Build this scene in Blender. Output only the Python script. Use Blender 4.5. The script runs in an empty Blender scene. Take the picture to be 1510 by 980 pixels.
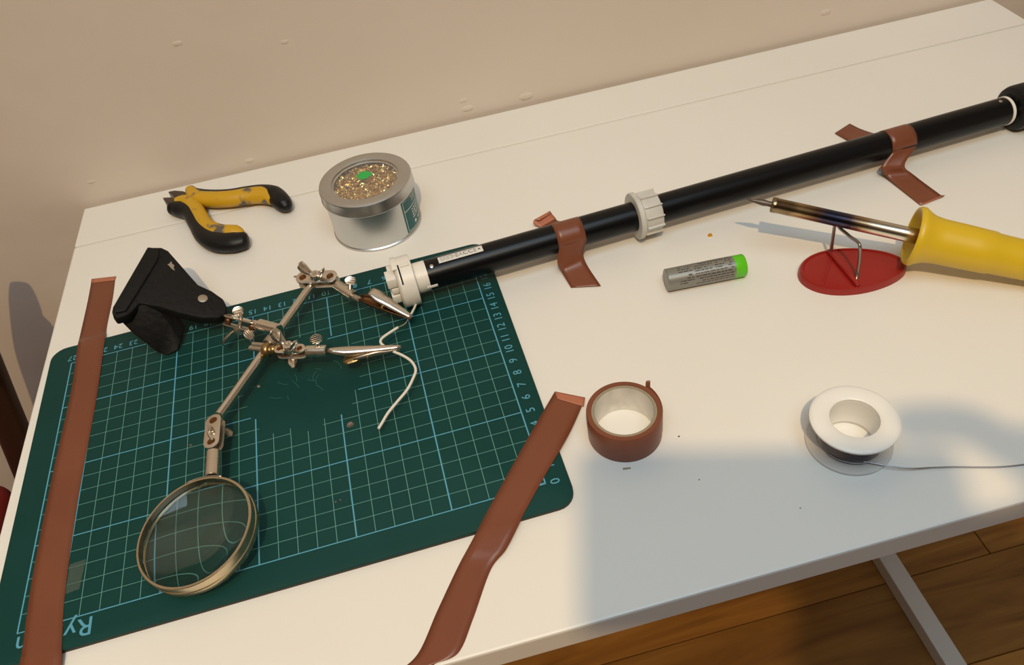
import bpy, bmesh, math, random
from mathutils import Vector, Matrix
random.seed(7)
scene = bpy.context.scene
COL = scene.collection
PI = math.pi

# ------------------------------------------------------------------ frame
# Lengths below are centimetres; x runs along the cutting mat's long side, y away from the
# viewer, z is the height above the desk top.  W() turns them into metres (floor at 0).
DESK_H = 74.0
def W(p): return Vector((p[0], p[1], p[2] + DESK_H)) * 0.01
CAM = Vector((-3.25646, -23.80600, 35.73017))
RIGHT = Vector((0.9627847, -0.2409849, -0.1223593))
DOWN = Vector((-0.2563676, -0.6709785, -0.6957467))
FWD = Vector((0.0855640, 0.7012233, -0.7077886))
FOC = 1194.891
def ray(px, py): return (RIGHT * ((px - 755) / FOC) + DOWN * ((py - 490) / FOC) + FWD)
def at(px, py, z):                      # photo pixel at a known height -> cm
    d = ray(px, py); return CAM + d * ((z - CAM.z) / d.z)
def aty(px, py, y):                     # photo pixel at a known depth -> cm
    d = ray(px, py); return CAM + d * ((y - CAM.y) / d.y)

# ------------------------------------------------------------------ camera
cam_d = bpy.data.cameras.new('camera'); cam_d.sensor_width = 36.0
cam_d.lens = 36.0 * FOC / 1510.0; cam_d.clip_start = 0.005; cam_d.clip_end = 50
cam = bpy.data.objects.new('camera', cam_d); COL.objects.link(cam)
cam.matrix_world = Matrix.Translation(W(CAM)) @ Matrix((
    (RIGHT.x, -DOWN.x, -FWD.x, 0), (RIGHT.y, -DOWN.y, -FWD.y, 0), (RIGHT.z, -DOWN.z, -FWD.z, 0), (0, 0, 0, 1)))
scene.camera = cam

# ------------------------------------------------------------------ light
world = bpy.data.worlds.new('world'); scene.world = world; world.use_nodes = True
bg = world.node_tree.nodes['Background']
bg.inputs[0].default_value = (0.62, 0.78, 1.0, 1); bg.inputs[1].default_value = 1.0
LAMP = Vector((-16.0, -92.0, 158.0))
def area(name, p, target, sx, sy, col, power, shape='RECTANGLE'):
    d = bpy.data.lights.new(name, 'AREA'); d.shape = shape; d.size = sx; d.size_y = sy
    d.color = col; d.energy = power
    o = bpy.data.objects.new(name, d); COL.objects.link(o); o.location = W(p)
    o.rotation_euler = (W(target) - W(p)).to_track_quat('-Z', 'Y').to_euler()
    return o
lamp_light = area('lamp_light', LAMP, LAMP + Vector((0, 0, -10)), 0.032, 0.032, (1.0, 0.69, 0.35), 21.8, 'DISK')
overhead_fill = area('overhead_fill', (-2, -72, 171), (-2, -72, 0), 1.5, 1.2, (0.68, 0.88, 1.0), 18.6)  # added cool fill from above; its skylight is made up and unseen
scene.view_settings.view_transform = 'Standard'
scene.view_settings.look = 'None'
scene.view_settings.gamma = 1.0
scene.view_settings.use_curve_mapping = False
scene.view_settings.exposure = -0.09
scene.cycles.use_denoising = True
scene.cycles.max_bounces = 10
scene.cycles.transmission_bounces = 10

# ------------------------------------------------------------------ materials
def lin(c):
    c = c / 255.0
    return c / 12.92 if c <= 0.04045 else ((c + 0.055) / 1.055) ** 2.4
def rgb(r, g, b): return (lin(r), lin(g), lin(b), 1.0)
def mat(name, col, rough=0.5, metal=0.0, spec=0.5, var=None, bump=None, rvar=None, **kw):
    m = bpy.data.materials.new(name); m.use_nodes = True
    nt = m.node_tree; p = nt.nodes['Principled BSDF']
    p.inputs['Base Color'].default_value = col
    p.inputs['Roughness'].default_value = rough
    p.inputs['Metallic'].default_value = metal
    p.inputs['Specular IOR Level'].default_value = spec
    for k, v in kw.items(): p.inputs[k.replace('_', ' ')].default_value = v
    if var or bump or rvar:
        tc = nt.nodes.new('ShaderNodeTexCoord')
        def noise(scale, detail=4, stretch=None):
            n = nt.nodes.new('ShaderNodeTexNoise'); n.inputs['Scale'].default_value = scale
            n.inputs['Detail'].default_value = detail
            if stretch:
                mp = nt.nodes.new('ShaderNodeMapping'); mp.inputs['Scale'].default_value = stretch
                nt.links.new(tc.outputs['Object'], mp.inputs[0]); nt.links.new(mp.outputs[0], n.inputs['Vector'])
            else: nt.links.new(tc.outputs['Object'], n.inputs['Vector'])
            return n
        if var:                                    # (scale, second colour, low, high)
            n = noise(var[0], 5, var[4] if len(var) > 4 else None)
            cr = nt.nodes.new('ShaderNodeValToRGB')
            cr.color_ramp.elements[0].position = var[2]; cr.color_ramp.elements[1].position = var[3]
            cr.color_ramp.elements[0].color = col; cr.color_ramp.elements[1].color = var[1]
            nt.links.new(n.outputs['Fac'], cr.inputs[0]); nt.links.new(cr.outputs[0], p.inputs['Base Color'])
        if bump:                                   # (scale, strength, distance)
            n = noise(bump[0]); b = nt.nodes.new('ShaderNodeBump')
            b.inputs['Strength'].default_value = bump[1]; b.inputs['Distance'].default_value = bump[2]
            nt.links.new(n.outputs['Fac'], b.inputs['Height']); nt.links.new(b.outputs[0], p.inputs['Normal'])
        if rvar:
            n = noise(rvar[0]); mr = nt.nodes.new('ShaderNodeMapRange')
            mr.inputs['To Min'].default_value = rvar[1]; mr.inputs['To Max'].default_value = rvar[2]
            nt.links.new(n.outputs['Fac'], mr.inputs[0]); nt.links.new(mr.outputs[0], p.inputs['Roughness'])
    return m

M = {}
M['desk'] = mat('white_laminate', rgb(236, 233, 226), 0.42, var=(3, rgb(230, 226, 218), .35, .7), bump=(900, .06, .0004))
M['desk_metal'] = mat('white_powder_coat', rgb(214, 212, 206), 0.45)
M['wall'] = mat('wall_paint', rgb(223, 211, 198), 0.75, var=(2.2, rgb(214, 200, 184), .35, .7), bump=(22, .25, .004))
M['wall_brown'] = mat('low_bounce_brown', rgb(104, 90, 78), 0.8)  # unseen front wall, made dark to cut bounce onto the desk front
M['ceiling'] = mat('ceiling_paint', rgb(238, 236, 230), 0.9)
M['skirting'] = mat('white_skirting', rgb(225, 222, 214), 0.5)
M['subfloor'] = mat('dark_subfloor', rgb(60, 42, 26), 0.9)
M['mat_top'] = mat('green_vinyl', rgb(4, 58, 54), 0.6, spec=.25, var=(14, rgb(8, 64, 59), .4, .75), bump=(900, .03, .0002))
M['mat_print'] = mat('blue_print', rgb(86, 158, 184), 0.5)
M['mat_thin'] = mat('pale_green_print', rgb(96, 152, 146), 0.5)
M['mat_edge'] = mat('brown_edge', rgb(78, 52, 36), 0.7)
M['tape'] = mat('brown_tape', rgb(124, 70, 46), 0.36, var=(20, rgb(116, 64, 42), .35, .7), bump=(60, .12, .002))
M['tape_back'] = mat('tape_underside', rgb(176, 108, 80), 0.5)
M['card'] = mat('grey_cardboard', rgb(150, 138, 114), 0.85, bump=(400, .3, .001))
M['card_white'] = mat('white_card', rgb(226, 222, 214), 0.8, var=(90, rgb(205, 200, 190), .5, .75))
M['black_plastic'] = mat('satin_black_tube', rgb(9, 10, 12), 0.3, spec=.3)
M['black_rubber'] = mat('black_rubber', rgb(12, 12, 13), 0.45, spec=.35, bump=(300, .15, .001))
M['black_cast'] = mat('black_cast_iron', rgb(16, 15, 15), 0.7, spec=.3, bump=(260, .5, .0018))
M['white_plastic'] = mat('white_plastic', rgb(232, 227, 217), 0.4)
M['grey_plastic'] = mat('greyish_white_plastic', rgb(205, 203, 196), 0.45, var=(60, rgb(178, 175, 168), .5, .8))
M['dark_slot'] = mat('dark_slot', rgb(24, 22, 20), 0.8)
M['nickel'] = mat('worn_nickel', rgb(224, 215, 202), 0.26, 1.0, bump=(160, .08, .001), rvar=(120, .14, .36))
M['nickel_dull'] = mat('dull_nickel', rgb(192, 180, 164), 0.4, 1.0, rvar=(90, .3, .55))
M['brass'] = mat('brassy_metal', rgb(172, 142, 96), 0.3, 1.0, rvar=(150, .2, .5))
M['rust'] = mat('browned_metal', rgb(120, 84, 56), 0.45, 1.0)
M['tin'] = mat('brushed_tin', rgb(206, 207, 206), 0.33, 1.0, bump=(700, .05, .0004))
M['wool_gold'] = mat('brass_wool', rgb(240, 212, 146), 0.3, 1.0)
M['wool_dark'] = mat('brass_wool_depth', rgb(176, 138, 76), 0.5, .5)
M['green_sticker'] = mat('green_sticker', rgb(50, 176, 82), 0.5)
M['teal_label'] = mat('teal_label', rgb(8, 92, 96), 0.4)
M['white_ink'] = mat('white_ink', rgb(222, 226, 222), 0.5)
M['black_ink'] = mat('black_ink', rgb(40, 38, 36), 0.6)
M['sticker'] = mat('silver_sticker', rgb(222, 220, 214), 0.35)
M['yellow_grip'] = mat('worn_yellow_grip', rgb(204, 158, 26), 0.45, var=(75, rgb(92, 88, 82), .56, .64), bump=(90, .15, .001))
M['tool_steel'] = mat('dark_tool_steel', rgb(104, 94, 86), 0.38, 1.0, bump=(200, .1, .001))
M['red_plastic'] = mat('red_plastic', rgb(150, 32, 26), 0.28, bump=(60, .05, .001))
M['wire_steel'] = mat('grey_wire', rgb(150, 144, 138), 0.35, 1.0)
M['iron_tip'] = mat('oxidised_tip', rgb(110, 100, 94), 0.5, .9, bump=(300, .3, .001))
M['yellow_plastic'] = mat('yellow_handle', rgb(216, 180, 34), 0.4, bump=(120, .05, .001))
M['cell_grey'] = mat('grey_battery_wrap', rgb(140, 138, 130), 0.36, .35)
M['cell_green'] = mat('green_battery_band', rgb(94, 196, 24), 0.35)
M['cell_ink'] = mat('battery_ink', rgb(62, 58, 54), 0.5)
M['spool'] = mat('milky_plastic', rgb(238, 236, 230), 0.36, Subsurface_Weight=0.0)
M['solder'] = mat('solder_wire', rgb(140, 136, 138), 0.34, 1.0)
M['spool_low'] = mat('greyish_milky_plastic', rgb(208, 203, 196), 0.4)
M['sleeve'] = mat('white_wire_sleeve', rgb(226, 220, 206), 0.5, var=(260, rgb(120, 116, 110), .62, .68, (.4, .4, .4)))
M['rosin'] = mat('amber_rosin', rgb(206, 146, 30), 0.25)
M['chip'] = mat('dull_solder_chip', rgb(150, 138, 132), 0.4, .7)
M['speck'] = mat('dark_speck', rgb(70, 60, 54), 0.7)
M['clear_tape'] = mat('cloudy_tape', rgb(104, 122, 110), 0.3, Alpha=0.22)
M['wood_dark'] = mat('dark_brown_wood', rgb(52, 32, 22), 0.5)
M['red_cloth'] = mat('red_cloth', rgb(120, 18, 10), 0.85)
M['skin'] = mat('skin', rgb(214, 160, 132), 0.55)
M['sleeve_cloth'] = mat('grey_cloth', rgb(62, 60, 60), 0.95)
M['hair'] = mat('dark_hair', rgb(40, 28, 20), 0.6)
M['phone_body'] = mat('dark_phone_glass', rgb(30, 32, 36), 0.2)
M['lamp_white'] = mat('white_lamp_metal', rgb(236, 234, 228), 0.5)
# glass of the added skylight and of the lens
def glass(name, rough, tint, ior):
    m = bpy.data.materials.new(name); m.use_nodes = True
    p = m.node_tree.nodes['Principled BSDF']
    p.inputs['Base Color'].default_value = tint; p.inputs['Roughness'].default_value = rough
    p.inputs['Transmission Weight'].default_value = 1.0; p.inputs['IOR'].default_value = ior
    return m
M['lens'] = glass('lens_glass', 0.0, (0.93, 0.97, 0.95, 1), 1.5)
M['pane'] = glass('clear_pane', 0.0, (1, 1, 1, 1), 1.45)
# wood planks: grain along x, tone differs from plank to plank
def wood():
    m = bpy.data.materials.new('oak_planks'); m.use_nodes = True; nt = m.node_tree
    p = nt.nodes['Principled BSDF']; p.inputs['Roughness'].default_value = 0.42
    tc = nt.nodes.new('ShaderNodeTexCoord'); oi = nt.nodes.new('ShaderNodeObjectInfo')
    off = nt.nodes.new('ShaderNodeVectorMath'); off.operation = 'ADD'
    mul = nt.nodes.new('ShaderNodeMath'); mul.operation = 'MULTIPLY'; mul.inputs[1].default_value = 37.0
    nt.links.new(oi.outputs['Random'], mul.inputs[0])
    nt.links.new(tc.outputs['Object'], off.inputs[0]); nt.links.new(mul.outputs[0], off.inputs[1])
    mp = nt.nodes.new('ShaderNodeMapping'); mp.inputs['Scale'].default_value = (1.6, 14, 1)
    nt.links.new(off.outputs[0], mp.inputs[0])
    n = nt.nodes.new('ShaderNodeTexNoise'); n.inputs['Scale'].default_value = 2.2; n.inputs['Detail'].default_value = 8
    n.inputs['Distortion'].default_value = 1.2
    nt.links.new(mp.outputs[0], n.inputs['Vector'])
    cr = nt.nodes.new('ShaderNodeValToRGB')
    e = cr.color_ramp.elements
    e[0].position = .25; e[0].color = rgb(118, 74, 28); e[1].position = .75; e[1].color = rgb(190, 136, 62)
    k = e.new(.5); k.color = rgb(160, 109, 45)
    nt.links.new(n.outputs['Fac'], cr.inputs[0])
    # knots
    mp2 = nt.nodes.new('ShaderNodeMapping'); mp2.inputs['Scale'].default_value = (3.2, 6.5, 1)
    nt.links.new(off.outputs[0], mp2.inputs[0])
    v = nt.nodes.new('ShaderNodeTexVoronoi'); v.inputs['Scale'].default_value = 1.0
    nt.links.new(mp2.outputs[0], v.inputs['Vector'])
    kr = nt.nodes.new('ShaderNodeValToRGB'); kr.color_ramp.elements[0].position = .03; kr.color_ramp.elements[1].position = .13
    kr.color_ramp.elements[0].color = (.18, .12, .08, 1); kr.color_ramp.elements[1].color = (1, 1, 1, 1)
    nt.links.new(v.outputs['Distance'], kr.inputs[0])
    mx = nt.nodes.new('ShaderNodeMixRGB'); mx.blend_type = 'MULTIPLY'; mx.inputs[0].default_value = 1.0
    nt.links.new(cr.outputs[0], mx.inputs[1]); nt.links.new(kr.outputs[0], mx.inputs[2])
    hs = nt.nodes.new('ShaderNodeHueSaturation')
    mr = nt.nodes.new('ShaderNodeMapRange'); mr.inputs['To Min'].default_value = .72; mr.inputs['To Max'].default_value = 1.1
    nt.links.new(oi.outputs['Random'], mr.inputs[0]); nt.links.new(mr.outputs[0], hs.inputs['Value'])
    nt.links.new(mx.outputs[0], hs.inputs['Color']); nt.links.new(hs.outputs[0], p.inputs['Base Color'])
    return m
M['wood'] = wood()
# heat-tinted steel barrel: straw, brown and blue bands along the length (real temper colours)
def tempered(o, axis, length):
    m = bpy.data.materials.new('heat_tinted_steel'); m.use_nodes = True; nt = m.node_tree
    p = nt.nodes['Principled BSDF']; p.inputs['Metallic'].default_value = 1.0; p.inputs['Roughness'].default_value = .24
    tc = nt.nodes.new('ShaderNodeTexCoord')
    dt = nt.nodes.new('ShaderNodeVectorMath'); dt.operation = 'DOT_PRODUCT'; dt.inputs[1].default_value = axis
    nt.links.new(tc.outputs['Object'], dt.inputs[0])
    nz = nt.nodes.new('ShaderNodeTexNoise'); nz.inputs['Scale'].default_value = 130
    nt.links.new(tc.outputs['Object'], nz.inputs['Vector'])
    ml = nt.nodes.new('ShaderNodeMath'); ml.operation = 'MULTIPLY_ADD'; ml.inputs[1].default_value = 100.0 / length
    ml.inputs[2].default_value = -o / length
    nt.links.new(dt.outputs['Value'], ml.inputs[0])
    ad = nt.nodes.new('ShaderNodeMath'); ad.operation = 'MULTIPLY_ADD'; ad.inputs[1].default_value = .09
    nt.links.new(nz.outputs['Fac'], ad.inputs[0]); nt.links.new(ml.outputs[0], ad.inputs[2])
    cr = nt.nodes.new('ShaderNodeValToRGB'); e = cr.color_ramp.elements
    stops = [(0.03, rgb(150, 132, 104)), (.16, rgb(140, 118, 88)), (.22, rgb(190, 164, 118)), (.34, rgb(128, 98, 72)),
             (.40, rgb(76, 76, 98)), (.48, rgb(70, 76, 104)), (.56, rgb(96, 80, 92)), (.64, rgb(186, 156, 118)),
             (.74, rgb(226, 216, 194)), (.92, rgb(230, 222, 206)), (1.0, rgb(168, 138, 88))]
    e[0].position, e[0].color = stops[0]; e[1].position, e[1].color = stops[-1]
    for q, c in stops[1:-1]: k = e.new(q); k.color = c
    nt.links.new(ad.outputs[0], cr.inputs[0]); nt.links.new(cr.outputs[0], p.inputs['Base Color'])
    return m

# ------------------------------------------------------------------ geometry helpers
def basis(axis, ref=None):
    n = Vector(axis).normalized()
    r = Vector(ref) if ref is not None else (Vector((0, 0, 1)) if abs(n.z) < .9 else Vector((1, 0, 0)))
    u = (r - n * r.dot(n)).normalized(); return u, n.cross(u), n
def catmull(pts, k=6, closed=False):
    pts = [Vector(p) for p in pts]; n = len(pts); out = []
    for i in range(n if closed else n - 1):
        if closed: a, b, c, d = pts[i - 1], pts[i], pts[(i + 1) % n], pts[(i + 2) % n]
        else: a, b, c, d = pts[max(i - 1, 0)], pts[i], pts[i + 1], pts[min(i + 2, n - 1)]
        for j in range(k):
            t = j / k
            out.append(.5 * (2 * b + (c - a) * t + (2 * a - 5 * b + 4 * c - d) * t * t + (3 * b - a - 3 * c + d) * t ** 3))
    if not closed: out.append(pts[-1])
    return out
def lerp_list(vals, n):
    out = []
    for i in range(n):
        t = i / (n - 1) * (len(vals) - 1); k = min(int(t), len(vals) - 2); f = t - k
        a, b = vals[k], vals[k + 1]
        out.append(tuple(x + (y - x) * f for x, y in zip(a, b)) if isinstance(a, tuple) else a + (b - a) * f)
    return out

class MB:
    def __init__(s): s.v = []; s.f = []
    def add(s, vs, fs):
        o = len(s.v); s.v += [Vector(p) for p in vs]; s.f += [tuple(i + o for i in f) for f in fs]; return s
    def lathe(s, o, axis, prof, seg=48, ref=None, a0=0.0, a1=2 * PI):
        u, v, n = basis(axis, ref); o = Vector(o); full = abs(a1 - a0 - 2 * PI) < 1e-6
        cnt = seg if full else seg + 1; vs = []; fs = []; rows = []
        for r, h in prof:
            if r < 1e-6: rows.append([len(vs)]); vs.append(o + n * h)
            else:
                rows.append(list(range(len(vs), len(vs) + cnt)))
                for k in range(cnt):
                    a = a0 + (a1 - a0) * k / seg; vs.append(o + n * h + (u * math.cos(a) + v * math.sin(a)) * r)
        for A, B in zip(rows, rows[1:]):
            for k in range(seg):
                k2 = (k + 1) % cnt
                if len(A) == 1 and len(B) == 1: continue
                if len(A) == 1: fs.append((A[0], B[k2], B[k]))
                elif len(B) == 1: fs.append((A[k], A[k2], B[0]))
                else: fs.append((A[k], A[k2], B[k2], B[k]))
        return s.add(vs, fs)
    def cyl(s, a, b, r, seg=24, r2=None, ch=0.0):
        a, b = Vector(a), Vector(b); L = (b - a).length; r2 = r if r2 is None else r2
        pr = [(0, 0), (r - ch, 0), (r, ch), (r2, L - ch), (r2 - ch, L), (0, L)] if ch else [(0, 0), (r, 0), (r2, L), (0, L)]
        return s.lathe(a, b - a, pr, seg)
    def ring(s, o, axis, r0, r1, h, seg=48, ch=0.0):
        c = ch
        return s.lathe(o, axis, [(r0, c), (r0 + c, 0), (r1 - c, 0), (r1, c), (r1, h - c), (r1 - c, h), (r0 + c, h), (r0, h - c), (r0, c)], seg)
    def sweep(s, pts, rad, seg=12, up=None, caps=True, power=2.0):
        pts = [Vector(p) for p in pts]; n = len(pts)
        if not isinstance(rad, (list,)): rad = [rad] * n
        if len(rad) != n: rad = lerp_list(rad, n)
        vs = []; fs = []; u = None
        for i, p in enumerate(pts):
            t = (pts[min(i + 1, n - 1)] - pts[max(i - 1, 0)]).normalized()
            ref = Vector(up) if up is not None else (u if u is not None else (Vector((0, 0, 1)) if abs(t.z) < .9 else Vector((1, 0, 0))))
            u = (ref - t * ref.dot(t)).normalized(); w = t.cross(u)
            ra, rb = rad[i] if isinstance(rad[i], tuple) else (rad[i], rad[i])
            for k in range(seg):
                a = 2 * PI * k / seg; c, d = math.cos(a), math.sin(a)
                if power != 2.0:
                    c = math.copysign(abs(c) ** (2 / power), c); d = math.copysign(abs(d) ** (2 / power), d)
                vs.append(p + u * (c * ra) + w * (d * rb))
        for i in range(n - 1):
            for k in range(seg):
                k2 = (k + 1) % seg; fs.append((i * seg + k, i * seg + k2, (i + 1) * seg + k2, (i + 1) * seg + k))
        if caps:
            fs.append(tuple(reversed(range(seg)))); fs.append(tuple(range((n - 1) * seg, n * seg)))
        return s.add(vs, fs)
    def prism(s, poly, vec):
        n = len(poly); vec = Vector(vec); a = [Vector(p) for p in poly]; b = [p + vec for p in a]
        fs = [tuple(range(n - 1, -1, -1)), tuple(range(n, 2 * n))] + [(i, (i + 1) % n, n + (i + 1) % n, n + i) for i in range(n)]
        return s.add(a + b, fs)
    def box(s, o, hx, hy, hz):
        o, hx, hy, hz = Vector(o), Vector(hx), Vector(hy), Vector(hz)
        vs = [o + hx * a + hy * b + hz * c for c in (-1, 1) for b in (-1, 1) for a in (-1, 1)]
        return s.add(vs, [(0, 2, 3, 1), (4, 5, 7, 6), (0, 1, 5, 4), (2, 6, 7, 3), (0, 4, 6, 2), (1, 3, 7, 5)])
    def aabox(s, a, b):
        a, b = Vector(a), Vector(b); h = (b - a) / 2
        return s.box((a + b) / 2, (h.x, 0, 0), (0, h.y, 0), (0, 0, h.z))
    def grid(s, rows):
        n, m = len(rows), len(rows[0]); vs = [p for r in rows for p in r]
        return s.add(vs, [(i * m + j, i * m + j + 1, (i + 1) * m + j + 1, (i + 1) * m + j) for i in range(n - 1) for j in range(m - 1)])
    def ball(s, o, r, seg=12, sc=(1, 1, 1)):
        o = Vector(o); k = seg // 2
        q = MB().lathe((0, 0, 0), (0, 0, 1), [(math.sin(PI * i / k) * r, -math.cos(PI * i / k) * r) for i in range(k + 1)], seg)
        return s.add([o + Vector((p.x * sc[0], p.y * sc[1], p.z * sc[2])) for p in q.v], q.f)
    def build(s, name, m, parent=None, origin=None, bevel=0.0, bseg=2, sharp=38, solid=0.0, subsurf=0):
        root = parent
        while root is not None and root.parent is not None: root = root.parent
        if root is not None: org = root.location.copy()
        elif origin is not None: org = W(origin)
        else:
            lo = Vector([min(p[i] for p in s.v) for i in range(3)]); hi = Vector([max(p[i] for p in s.v) for i in range(3)])
            org = W(((lo.x + hi.x) / 2, (lo.y + hi.y) / 2, lo.z))
        me = bpy.data.meshes.new(name)
        me.from_pydata([W(p) - org for p in s.v], [], s.f); me.validate()
        bm = bmesh.new(); bm.from_mesh(me)
        bmesh.ops.remove_doubles(bm, verts=bm.verts, dist=2e-6)
        bmesh.ops.recalc_face_normals(bm, faces=bm.faces)
        if bevel:
            es = [e for e in bm.edges if len(e.link_faces) == 2 and e.calc_face_angle(0) > math.radians(30)]
            bmesh.ops.bevel(bm, geom=es, offset=bevel * .01, segments=bseg, profile=.5, affect='EDGES', clamp_overlap=True)
        for f in bm.faces: f.smooth = True
        bm.to_mesh(me); bm.free()
        me.set_sharp_from_angle(angle=math.radians(sharp))
        for x in (m if isinstance(m, (list, tuple)) else [m]): me.materials.append(M[x] if isinstance(x, str) else x)
        o = bpy.data.objects.new(name, me); COL.objects.link(o)
        if parent is not None: o.parent = parent
        else: o.location = org
        if solid:
            md = o.modifiers.new('thickness', 'SOLIDIFY'); md.thickness = solid * .01; md.offset = 1.0
        if subsurf:
            md = o.modifiers.new('smooth', 'SUBSURF'); md.levels = md.render_levels = subsurf
        return o
def tag(o, label=None, cat=None, group=None, kind=None):
    if label: o['label'] = label
    if cat: o['category'] = cat
    if group: o['group'] = group
    if kind: o['kind'] = kind
    return o
def thing(name, origin, label, cat, group=None):
    o = bpy.data.objects.new(name, None); o.empty_display_size = .02; COL.objects.link(o); o.location = W(origin)
    return tag(o, label, cat, group)
_txt = {}
def text2d(body, size, align='CENTER'):
    key = (body, align)
    if key not in _txt:
        c = bpy.data.curves.new('glyphs', 'FONT'); c.body = body; c.size = 1; c.align_x = align; c.align_y = 'CENTER'; c.resolution_u = 3
        o = bpy.data.objects.new('glyphs', c); me = bpy.data.meshes.new_from_object(o)
        _txt[key] = ([(v.co.x, v.co.y) for v in me.vertices], [tuple(p.vertices) for p in me.polygons])
        bpy.data.objects.remove(o); bpy.data.curves.remove(c); bpy.data.meshes.remove(me)
    v, f = _txt[key]
    return [(x * size, y * size) for x, y in v], f
def put_text(mb, body, size, fn, align='CENTER'):
    v, f = text2d(body, size, align); mb.add([fn(x, y) for x, y in v], f)

# ------------------------------------------------------------------ the room (aligned with the desk)
ANG = math.radians(-1.05)
DU = Vector((math.cos(ANG), math.sin(ANG), 0)); DV = Vector((-math.sin(ANG), math.cos(ANG), 0))
D0 = Vector((-28.8, 38.15, 0))
def D(u, v, z): return D0 + DU * u + DV * v + Vector((0, 0, z))
def dbox(mb, a, b):
    c = [(a[i] + b[i]) / 2 for i in range(3)]; h = [abs(b[i] - a[i]) / 2 for i in range(3)]
    return mb.box(D(*c), DU * h[0], DV * h[1], Vector((0, 0, h[2])))
U0, U1, V0, V1, Z0, Z1 = -190, 230, -300, .4, -74, 172
def struct(o): o['kind'] = 'structure'; return o
struct(dbox(MB(), (U0 - 10, V1, Z0 - 4), (U1 + 10, V1 + 10, Z1)).build('wall_back', 'wall'))
struct(dbox(MB(), (U1, V0, Z0 - 4), (U1 + 10, V1, Z1)).build('wall_right', 'wall'))
struct(dbox(MB(), (U0 - 10, V0 - 10, Z0 - 4), (U1 + 10, V0, Z1)).build('wall_front', 'wall_brown'))
struct(dbox(MB(), (U0 - 10, V0, Z0 - 4), (U0, V1, Z1)).build('wall_left', 'wall'))
SA, SB, SV0, SV1 = -53, 107, -175, -47                    # ceiling opening for the added, unseen skylight
ce = MB()
dbox(ce, (U0 - 10, V0 - 10, Z1), (SA, V1 + 10, Z1 + 8)); dbox(ce, (SB, V0 - 10, Z1), (U1 + 10, V1 + 10, Z1 + 8))
dbox(ce, (SA, V0 - 10, Z1), (SB, SV0, Z1 + 8)); dbox(ce, (SA, SV1, Z1), (SB, V1 + 10, Z1 + 8))
struct(ce.build('ceiling', 'ceiling'))
win = struct(thing('added_skylight', D((SA + SB) / 2, (SV0 + SV1) / 2, Z1 + 4), None, None))  # unseen skylight, added as a source for the overhead fill
fr = MB(); mid = (SA + SB) / 2
for a, b in (((SA, SV0), (SA + 5, SV1)), ((SB - 5, SV0), (SB, SV1)), ((mid - 3, SV0), (mid + 3, SV1)), ((SA, SV0), (SB, SV0 + 5)), ((SA, SV1 - 5), (SB, SV1))):
    dbox(fr, (a[0], a[1], Z1 + 3), (b[0], b[1], Z1 + 8))
fr.build('added_skylight_frame', 'skirting', win, bevel=.3)
for a, b in ((SA + 5, mid - 3), (mid + 3, SB - 5)):
    dbox(MB(), (a, SV0 + 5, Z1 + 5.2), (b, SV1 - 5, Z1 + 5.6)).build('pane', 'pane', win)
struct(dbox(MB(), (U0, V1 - 1.5, Z0), (U1, V1, Z0 + 9)).build('baseboard_back', 'skirting', bevel=.4))
wb = bpy.data.objects['wall_back']
for k, (px, py, r_) in enumerate(((368, 237, .32), (684, 148, .3), (776, 142, .5), (262, 64, .3), (1218, 18, .4), (420, 62, .25), (135, 268, .25), (690, 160, .4))):
    d = ray(px, py); o_ = D(0, V1, 0); c_ = CAM + d * ((o_ - CAM).dot(DV) / d.dot(DV))
    MB().ball(c_, r_, 10, (1.4, .12, .7)).build('paint_blob', 'wall', wb)
# floor of planks
floor = struct(dbox(MB(), (U0 - 10, V0 - 10, Z0 - 4), (U1 + 10, V1 + 10, Z0 - 1.0)).build('floor', 'subfloor'))
PW, PL = 12.7, 118.0
pm = MB(); pm.box((0, 0, 0), (PL / 2 - .06, 0, 0), (0, PW / 2 - .05, 0), (0, 0, .5))
pme = bpy.data.meshes.new('plank'); pme.from_pydata([p * .01 for p in pm.v], [], pm.f)
bm = bmesh.new(); bm.from_mesh(pme)
bmesh.ops.bevel(bm, geom=[e for e in bm.edges], offset=.0009, segments=1, profile=.5, affect='EDGES')
bm.to_mesh(pme); bm.free(); pme.materials.append(M['wood'])
row = 0; v = V1 - 5.4 - PW / 2 + PW
while v > V0 - PW:
    u = U0 - 60 + (row * 47) % PL
    while u < U1 + 60:
        o = bpy.data.objects.new('plank', pme); COL.objects.link(o); o.parent = floor
        c = D(u, v, Z0 - .5); o.location = W(c) - floor.location; o.rotation_euler = (0, 0, ANG)
        u += PL
    v -= PW; row += 1

# ------------------------------------------------------------------ desk
DW, DD, DT = 80.6, 45.32, 1.75
desk = thing('desk', D(DW / 2, -DD / 2, Z0), 'white laminate desk with a narrow rear board and pale metal feet', 'desk')
dbox(MB(), (0, -DD, -DT), (DW, -5.32, 0)).build('desk_top', 'desk', desk, bevel=.14, sharp=20)
dbox(MB(), (0, -5.2, -DT), (DW, 0, 0)).build('rear_board', 'desk', desk, bevel=.12, sharp=20)
for u in (2.2, 77.6):
    dbox(MB(), (u - 1.25, -DD + 1.2, Z0), (u + 1.25, -1.2, Z0 + 2.5)).build('foot', 'desk_metal', desk, bevel=.15, sharp=20)
    for vv in (-9,):
        dbox(MB(), (u - 1.25, vv - 1.25, Z0 + 2.5), (u + 1.25, vv + 1.25, -DT - 2.5)).build('leg', 'desk_metal', desk, bevel=.15, sharp=20)
    dbox(MB(), (u - 1.25, -DD + 3, -DT - 2.5), (u + 1.25, -3, -DT)).build('top_rail', 'desk_metal', desk, bevel=.15, sharp=20)
dbox(MB(), (3.45, -10, -40), (76.35, -8, -36)).build('cross_rail', 'desk_metal', desk, bevel=.15, sharp=20)

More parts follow.
